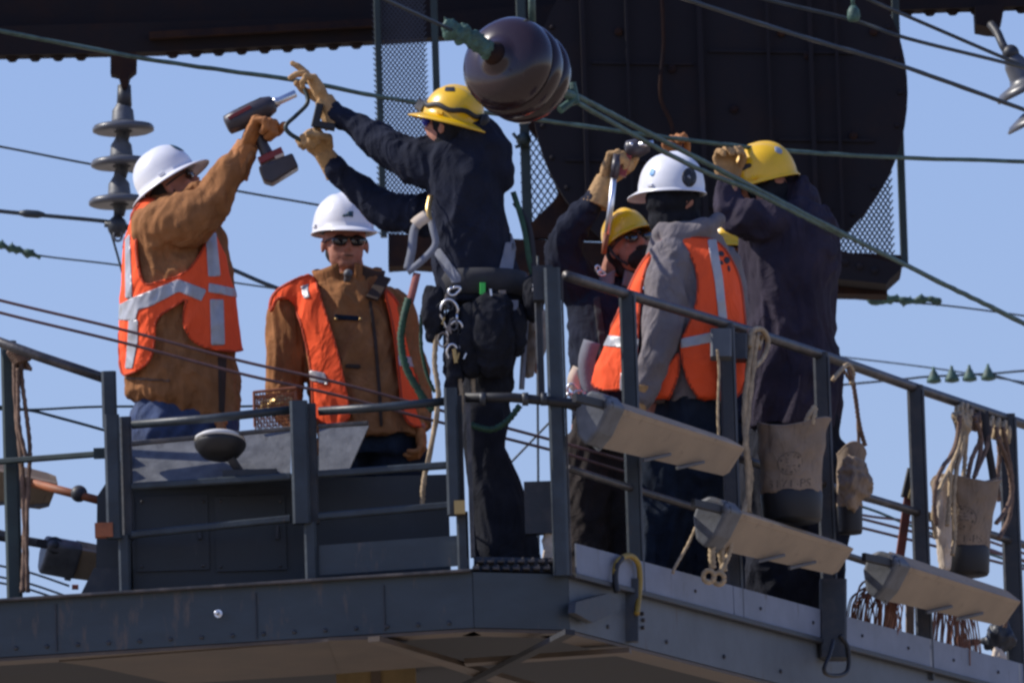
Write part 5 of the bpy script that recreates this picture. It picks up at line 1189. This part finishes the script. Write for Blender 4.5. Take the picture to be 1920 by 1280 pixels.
hand('glove', P(1388, 335, Y+.1), (P(1376, 285, Y+.05) - P(1388, 335, Y+.1)), (-.3, -.9, 0), M['glove'], Fp, curl=.75, thumb=-1, sc_=1.1)

# ---- worker G: mostly hidden behind E and F
Y = 3.9
b = B(); hc = P(1378, 492, Y); hf = (-.2, -1, .1); hu = (0, 0, 1)
add_head(b, hc, hf, hu); b.limb([(1380, 520, Y, .06), (1385, 570, Y, .08)])
b.loft([(560, 1330, 1440, Y, .10), (650, 1335, 1435, Y, .13), (800, 1340, 1440, Y, .13)])
b.limb([(1335, 580, Y, .055), (1300, 470, Y-.1, .045), (1272, 300, Y-.2, .034)]); b.limb([(1435, 580, Y, .055), (1445, 680, Y, .045), (1440, 780, Y, .035)])
legs(b, [(1355, 800, 1350, Y), (1420, 800, 1425, Y)], Y, (.09, .065, .05))
Gp = body('worker almost hidden between two others, only the low yellow helmet showing', b, foot(1385, Y))
b = B(); b.loft([(545, 1365, 1405, Y, .08), (575, 1322, 1448, Y, .13), (650, 1325, 1445, Y, .16), (800, 1330, 1448, Y, .17)]); b.limb([(1335, 585, Y, .075), (1300, 470, Y-.1, .060), (1274, 310, Y-.2, .042)]); b.limb([(1435, 585, Y, .075), (1445, 680, Y, .06), (1440, 770, Y, .045)])
cloth('jacket', b, M['navy'], Gp, .012, .010, 91)
b = B(); b.loft([(785, 1332, 1446, Y, .16), (840, 1335, 1446, Y, .16)]); legs(b, [(1355, 840, 1350, Y), (1420, 840, 1425, Y)], Y, (.11, .10, .085)); cloth('trousers', b, M['dkjeans'], Gp, .014, .01, 92)
boots(Gp, [(1350, 1100, Y, 0, -1), (1425, 1100, Y, .2, -1)])
helmet(Gp, P(1374, 468, Y), hf, hu, M['hely'], False, .05, s=.92)
hand('glove', P(1268, 312, Y-.2), P(1262, 262, Y-.2)-P(1270, 300, Y-.2), (.5, -.8, 0), M['glove2'], Gp, curl=.8, thumb=1)
sunglasses(Gp, hc, hf, hu)

# ================================================================== BUCKETS, ROPES, SMALL GEAR
def bucket(cx, top, bot, wt, wb, Y, label, band=True, seed=0, text=None, slump=.0):
    t = thing('canvas_bucket', label, 'bucket', tuple(P(cx, bot, Y))); s = mpp(Y)
    c0 = P(cx-4, bot, Y); c1 = P(cx, top, Y); H = (c1-c0).length; n = 48; k = 26; V = []; F = []
    def pt(a, h, r0=0):
        c = c0.lerp(c1, h); rr = (wb + (wt-wb)*h)/2*s
        sl = slump*math.sin(math.pi*h)*max(0, math.cos(a-.2))
        w = 1 + .035*noise.noise(Vector((math.cos(a)*2+seed, math.sin(a)*2, h*4)))*2.5 + .02*math.sin(a*3+seed)*h - sl
        z = .02*math.sin(a*2+seed)*h
        return c + Vector((rr*w*math.cos(a), -rr*w*math.sin(a), z))
    for i in range(k+1):
        for j in range(n): V.append(pt(2*math.pi*j/n, i/k))
    for i in range(k):
        for j in range(n): F.append([i*n+j, i*n+(j+1) % n, (i+1)*n+(j+1) % n, (i+1)*n+j])
    F.append(list(range(n))[::-1])
    w_ = mk('canvas_wall', V, F, M['canvas'], t); m_ = w_.modifiers.new('s', 'SOLIDIFY'); m_.thickness = .004
    b = B(); b.tube([pt(2*math.pi*j/n, 1.0) for j in range(n+1)], .006, 6); b.build('rim_rope', M['canvas'], t, True)
    if band:
        b = B(); r0 = wb/2*s*1.03; b.lathe(c0 - Vector((0, 0, .11)), Vector((0, 0, 1)), [(0, r0*.9), (.012, r0*.97), (.11, r0*1.03), (.12, r0*1.0)], 40); b.build('leather_base', M['black'], t, True)
    if text:
        cu = bpy.data.curves.new('x', 'FONT'); cu.body = text; cu.size = .048; cu.align_x = 'CENTER'; cu.extrude = .0; cu.space_character = 1.05
        to = bpy.data.objects.new('x', cu); COL.objects.link(to); dg = bpy.context.evaluated_depsgraph_get(); me = to.evaluated_get(dg).to_mesh()
        TV = [v.co.copy() for v in me.vertices]; TF = [tuple(p.vertices) for p in me.polygons]; to.to_mesh_clear() if False else None
        rr = (wb + (wt-wb)*.2)/2*s
        def wrap(x, z, h0):
            a = math.pi/2 - (x/rr) + .0
            q = pt(a, min(max(h0 + z/H, 0), 1)); cc = c0.lerp(c1, h0 + z/H); d = (q-cc).normalized(); return q + d*.004
        V = [wrap(v.x*1.1 - .01, v.y, .06) for v in TV]; bpy.data.objects.remove(to)
        mk('printed_number', V, TF, M['stamp'], t, False)
        # round printed emblem: two rings and spokes
        V = []; F = []
        def arc(r0, r1, a0, a1, m_):
            st = len(V)
            for i in range(m_+1):
                a = a0 + (a1-a0)*i/m_
                V.append(wrap(-.01 + r0*math.cos(a), r0*math.sin(a), .42)); V.append(wrap(-.01 + r1*math.cos(a), r1*math.sin(a), .42))
            for i in range(m_): F.append([st+2*i, st+2*i+1, st+2*i+3, st+2*i+2])
        arc(.046, .050, 0, 2*math.pi, 32)
        for i in range(12):
            a = 2*math.pi*i/12; 
            if i % 2: arc(.033, .042, a, a+.32, 3)
            else: arc(.026, .043, a, a+.10, 2)
        for zz in (-.012, .004, .016):
            st = len(V)
            for i in range(7): xx = -.01 + (-.02 + .04*i/6); V += [wrap(xx, zz, .42), wrap(xx, zz + .004, .42)]
            F += [[st+2*i, st+2*i+1, st+2*i+3, st+2*i+2] for i in range(6) if (i + int(zz*1000)) % 3]
        mk('printed_emblem', V, F, M['stamp'], t, False)
    return t, pt
Ybk = PR(1480, 900, .14).y
bucket(1488, 798, 928, 134, 112, Ybk, 'pale canvas bucket with round stamp and number print, hanging in front of the plum coat', True, 1, '5171-PS', .10)
Yb2 = PR(1595, 900, .10).y
bucket(1597, 842, 950, 52, 46, Yb2, 'crumpled brown canvas bag hanging right of the stamped bucket', True, 5, None, .2)
b = B(); b.limb([(1597, 880, Yb2-.05, .05), (1604, 905, Yb2-.05, .065), (1600, 935, Yb2-.05, .045)], 12); V, F, N = voxel(b, .008, 1); V = folds(V, N, .018, (14, 14, 14), 4, 1.0); mk('bag_slump', V, F, M['canvas'], bpy.data.objects['canvas_bucket.001'])
Yb3 = PR(1815, 960, .05).y
bucket(1812, 903, 1030, 130, 92, Yb3, 'canvas bucket with dark base hanging below the coiled ropes at the right', True, 9, '5171-PS', .08)
# ropes over the side rail
Yr = lambda px, py=700, off=.03: PR(px, py, off).y
def rr3(pts, off=.03): return [(x, y, PR(x, y, off).y) for x, y in pts]
g_ = 'ropes hung on the side rail'
rp = thing('rope_hank', 'braided tan rope looped on the rail beside the junction box', 'rope', tuple(P(1405, 900, Yr(1405))), g_)
rope('strand', rr3([(1420, 628), (1412, 690), (1404, 760), (1398, 830), (1402, 880), (1404, 960)], .06), .011, 'rope', rp)
rope('strand', rr3([(1412, 628), (1402, 700), (1396, 770), (1400, 840), (1408, 900), (1395, 960), (1385, 1020)], .05), .011, 'rope', rp)
rope('loop', rr3([(1405, 650), (1410, 622), (1428, 618), (1440, 640), (1432, 668), (1412, 690)], .06), .011, 'rope', rp)
b = B(); b.tube([PR(1405+3*i, 632+i, .03+.03*math.sin(i*1.6)) + Vector((0, 0, .03*math.cos(i*1.6))) for i in range(9)], .011, 8); b.build('wrap', M['rope'], rp, True)
rope('dangling_string', rr3([(1345, 655), (1348, 700), (1346, 780), (1350, 850)], .06), .005, 'rope', None, 500, 'thin cord hanging below the junction box', 'string')
rope('dangling_string', rr3([(1310, 975), (1290, 1020), (1266, 1062), (1262, 1074)], .06), .006, 'rope', None, 500, 'thin cord falling from the middle ribbed light to the toe board', 'string')
hk = thing('shackle_bundle', 'pale knotted rope and steel shackles below the middle ribbed light', 'shackles', tuple(P(1350, 1090, Yr(1350))))
rope('strand', rr3([(1340, 1005), (1335, 1030), (1336, 1065)], .12), .014, 'rope', hk); rope('strand', rr3([(1356, 1005), (1352, 1035), (1358, 1070)], .12), .014, 'rope', hk); rope('strand', rr3([(1370, 1010), (1366, 1040), (1350, 1072)], .13), .011, 'rope', hk)
for (x, y) in ((1329, 1080), (1348, 1084)):
    b = B(); c = PR(x, y, .14); b.tube([c + IX*.022*math.cos(t*.524) + IY*.024*math.sin(t*.524) for t in range(13)], .010, 8); b.build('eye', M['rope'], hk, True)
rp2 = thing('rope_sling', 'thin knotted rope sling from the side rail to the crumpled canvas bag', 'rope', tuple(P(1600, 840, Yr(1600))), g_)
rope('strand', rr3([(1590, 690), (1600, 720), (1606, 760), (1612, 800), (1622, 835)], .06), .009, 'ropedk', rp2); rope('strand', rr3([(1582, 695), (1600, 725), (1608, 770), (1610, 835)], .05), .007, 'ropedk', rp2)
rope('strand', rr3([(1562, 712), (1575, 696), (1590, 684), (1600, 700), (1596, 720)], .06), .009, 'rope', rp2)
rp3 = thing('bucket_rope', 'short frayed rope end rising from the stamped canvas bucket', 'rope', tuple(P(1520, 800, Ybk-.1)), g_)
rope('strand', [(1510, 798, Ybk-.12), (1516, 780, Ybk-.12), (1528, 762, Ybk-.1)], .011, 'rope', rp3); rope('strand', [(1524, 796, Ybk-.12), (1526, 778, Ybk-.12), (1530, 765, Ybk-.1)], .008, 'rope', rp3)
rp4 = thing('rope_coils', 'big bundle of tan rope coils knotted over the rail end at the right', 'rope', tuple(P(1810, 1000, Yr(1810))), g_)
for k, pts in enumerate(([(1806, 770), (1798, 820), (1790, 860), (1765, 910), (1750, 960), (1755, 1010)], [(1804, 770), (1800, 830), (1784, 880), (1780, 940), (1776, 985)], [(1812, 775), (1806, 830), (1792, 890), (1788, 950), (1790, 1000), (1786, 1040)], [(1800, 780), (1790, 840), (1760, 890), (1752, 940), (1756, 985)],
     [(1816, 775), (1810, 850), (1806, 900), (1796, 970)], [(1826, 780), (1838, 820), (1822, 860), (1814, 900)], [(1830, 790), (1840, 830), (1828, 890)], [(1858, 800), (1846, 850), (1826, 895)], [(1868, 800), (1874, 850), (1870, 900), (1874, 940)], [(1880, 800), (1890, 850), (1898, 910), (1892, 970), (1872, 1010)], [(1872, 820), (1892, 880), (1896, 930), (1880, 965), (1868, 980)])):
    rope('strand', rr3(pts, .05 + .012*(k % 4)), .0095, 'rope' if k in (0, 1, 2, 4) else 'ropedk', rp4)
for k, (x, y) in enumerate(((1794, 772), (1802, 766), (1810, 768), (1820, 776), (1834, 784), (1846, 790), (1858, 792), (1870, 796), (1882, 800))):
    c = PR(x, y+6, .0); b = B(); pts = [c + Vector((0, -.034*math.cos(t*.524), .0)) + Vector((0, 0, .040*math.sin(t*.524) - .006)) + uR*(.004*t) for t in range(14)]
    b.tube(pts, .012, 9, 320, True, None, .22); b.build('knot_turn', M['rope' if k not in (3, 4) else 'ropedk'], rp4, True)
b = B(); b.limb([(1797, 782, Yr(1797, 782, .05), .03), (1806, 800, Yr(1806, 800, .06), .036), (1806, 822, Yr(1806, 822, .06), .022)], 12); V, F, N = voxel(b, .006, 1); V = folds(V, N, .007, (30, 30, 18), 6); mk('knot', V, F, M['rope'], rp4)
strap('black_strap', rr3([(1846, 770), (1852, 830), (1860, 880), (1866, 925)], .08), .032, 'webdk', rp4)
b = B()
for k, (x, w) in enumerate(((1763, .05), (1768, .04))): b.limb([(x, 905, Yr(x)+.0, .02), (x+2, 980, Yr(x), .03), (x+6, 1060, Yr(x), .02)], 10)
V, F, N = voxel(b, .007, 1); V = folds(V, N, .008, (30, 30, 9), 3); tag(mk('hanging_rag', V, F, M['pale'], None), 'pale rag hanging beside the canvas bucket under the rope coils', 'rag')
# rope on the left post
rp5 = thing('left_rope', 'brown rope hanging from the top of the leftmost railing post', 'rope', tuple(P(45, 900, .9)))
Yq = YL(22) + .28
for k, pts in enumerate(([(30, 655), (28, 700), (32, 780), (40, 860), (46, 960), (46, 1040), (42, 1110)], [(38, 660), (42, 720), (50, 780), (56, 840), (54, 900), (50, 1000), (52, 1110)], [(34, 690), (34, 740), (36, 800), (50, 860)])):
    rope('strand', [(x, y, Yq-.01*k) for x, y in pts], .0085 if k else .011, 'ropedk', rp5)
b = B()
for i in range(6): 
    c = P(30+2.5*i, 662+4*i, Yq); b.tube([c + IX*.030*math.cos(t*.6) + Vector((0, .03*math.sin(t*.6), .004*t-.02)) for t in range(12)], .009, 8, 300)
b.build('knot', M['ropedk'], rp5, True)
# bolt cutter, copper tails
bc = thing('bolt_cutter', 'long red-handled cutter leaning on the side rail, yellow and black head', 'bolt cutter', tuple(P(1668, 1190, Yr(1690))))
Yq = PR(1700, 1000, -.1).y
b = B(); b.bar(P(1666, 1195, Yq), P(1704, 925, Yq), .038, .03); b.build('handle', M['red'], bc)
b = B(); b.bar(P(1700, 932, Yq), P(1712, 880, Yq), .05, .05); b.build('head', M['black'], bc); b = B(); b.bar(P(1706, 935, Yq-.03), P(1716, 895, Yq-.03), .018, .02); b.build('yellow_grip', M['yellow'], bc)
b = B(); b.bar(P(1706, 1195, Yq+.1), P(1706, 1110, Yq+.1), .036, .03); tag(b.build('wooden_stake', M['canvas'], None), 'pale upright wooden stake under the far ribbed light', 'stake')
tails = B(); random.seed(3)
for i in range(62):
    x0 = 1650 + random.uniform(-14, 40); y0 = 1090 + random.uniform(-8, 14); x1 = 1596 + random.uniform(-4, 96); y1 = 1190 + random.uniform(-20, 30); Yq_ = Yr(1650) + random.uniform(.0, .3)
    if y1 < y0 + 40: y1 = y0 + 60
    tails.tube(spline([P(x0, y0, Yq_), P(x0*.6+x1*.4 - 12, y0 + 14, Yq_), P(x1, y1-50, Yq_), P(x1-6, y1, Yq_)], 5), .0028, 4, 0, False)
for i in range(62):
    x0 = 1770 + random.uniform(-25, 30); y0 = 1120 + random.uniform(-20, 10); x1 = x0 + random.uniform(-30, 70); y1 = 1235 + random.uniform(-20, 20); Yq_ = Yr(1790) + random.uniform(.05, .3)
    tails.tube(spline([P(x0, y0, Yq_), P(x0 + (x1-x0)*.6 + 6, y0 + 30, Yq_), P(x1, y1, Yq_)], 5), .0028, 4, 0, False)
o = tails.build('copper_tails', mat('brown_copper_strands', (.24, .10, .055), .5, metal=.3), None, True); tag(o, 'loose curved copper wire ends bristling under the far ribbed light', 'wire bundle'); o['kind'] = 'stuff'
b = B()
for (x, y, r_) in ((1872, 1190, .05), (1858, 1205, .035), (1888, 1198, .04), (1862, 1178, .02), (1886, 1172, .02), (1875, 1215, .03), (1840, 1204, .012), (1815, 1208, .010)): b.ball(P(x, y, Yr(1870)+.1), r_)
b.tube([P(1870, 1200, Yr(1870)+.1), P(1790, 1208, Yr(1870)+.1)], .014, 8); V, F, N = voxel(b, .01, 2); V = folds(V, N, .012, (20, 20, 20), 8); tag(mk('chain_heap', V, F, M['steel2'], None), 'dark lump of coiled chain beside the last post at the right', 'chain')
b = B(); b.limb([(1868, 1222, Yr(1870)+.05, .02), (1872, 1234, Yr(1870)+.05, .032), (1876, 1246, Yr(1870)+.05, .014)], 10); V, F, N = voxel(b, .006, 1); V = folds(V, N, .01, (30, 30, 12), 2); tag(mk('pale_cloth_scrap', V, F, M['pale'], None), 'pale cloth scrap caught beside the last post at the right', 'cloth')
rope('wound_hook', [(1893, 1130, Yr(1870)+.02), (1880, 1140, Yr(1870)), (1886, 1158, Yr(1870)), (1884, 1176, Yr(1870))], .008, 'ropedk', None, 300, 'short brown cord above the coiled chain', 'string')
# wire-mesh basket on the front railing
bk = thing('mesh_basket', 'small reddish-brown wire mesh basket in front of the brown-coated worker', 'basket', tuple(P(520, 800, .55)))
Yk = .50; A0 = P(478, 800, Yk); B0 = P(556, 800, Yk); T0 = P(478, 735, Yk)
b = B(); nx, nz = 14, 9
for s_ in range(2):
    for i in range(nx+1):
        x = A0.x + (B0.x-A0.x)*i/nx; yy = Yk + .14*s_
        for j in range(nz):
            z0_ = A0.z + (T0.z-A0.z)*j/nz; z1_ = A0.z + (T0.z-A0.z)*(j+1)/nz; sx = .5*(B0.x-A0.x)/nx*(1 if (i+j) % 2 else -1)
            b.tube([(x-sx*.5, yy, z0_), (x+sx*.5, yy, z1_)], .0022, 4, 0, False)
    for j in range(nz+1):
        z = A0.z + (T0.z-A0.z)*j/nz; b.tube([(A0.x, Yk+.14*s_, z), (B0.x, Yk+.14*s_, z + .012)], .0022, 4, 0, False)
o = b.build('mesh_wall', M['orangeb'], bk); o['kind'] = 'stuff'
b = B(); zt = T0.z; b.tube([(A0.x, Yk, zt), (B0.x, Yk, zt+.012), (B0.x, Yk+.14, zt+.012), (A0.x, Yk+.14, zt), (A0.x, Yk, zt)], .006, 6); b.tube([(A0.x, Yk, A0.z), (A0.x, Yk, zt)], .006, 6); b.tube([(B0.x, Yk, A0.z), (B0.x, Yk, zt)], .006, 6); b.build('basket_rim', M['orangeb'], bk)
b = B(); b.limb([(500, 765, Yk+.07, .03), (530, 760, Yk+.07, .04), (548, 768, Yk+.07, .035)], 12); V, F, N = voxel(b, .007, 1); V = folds(V, N, .012, (25, 25, 25), 2); tag(mk('brass_fittings', V, F, M['brass'], None), 'dull brass fittings heaped in the mesh basket', 'fittings')
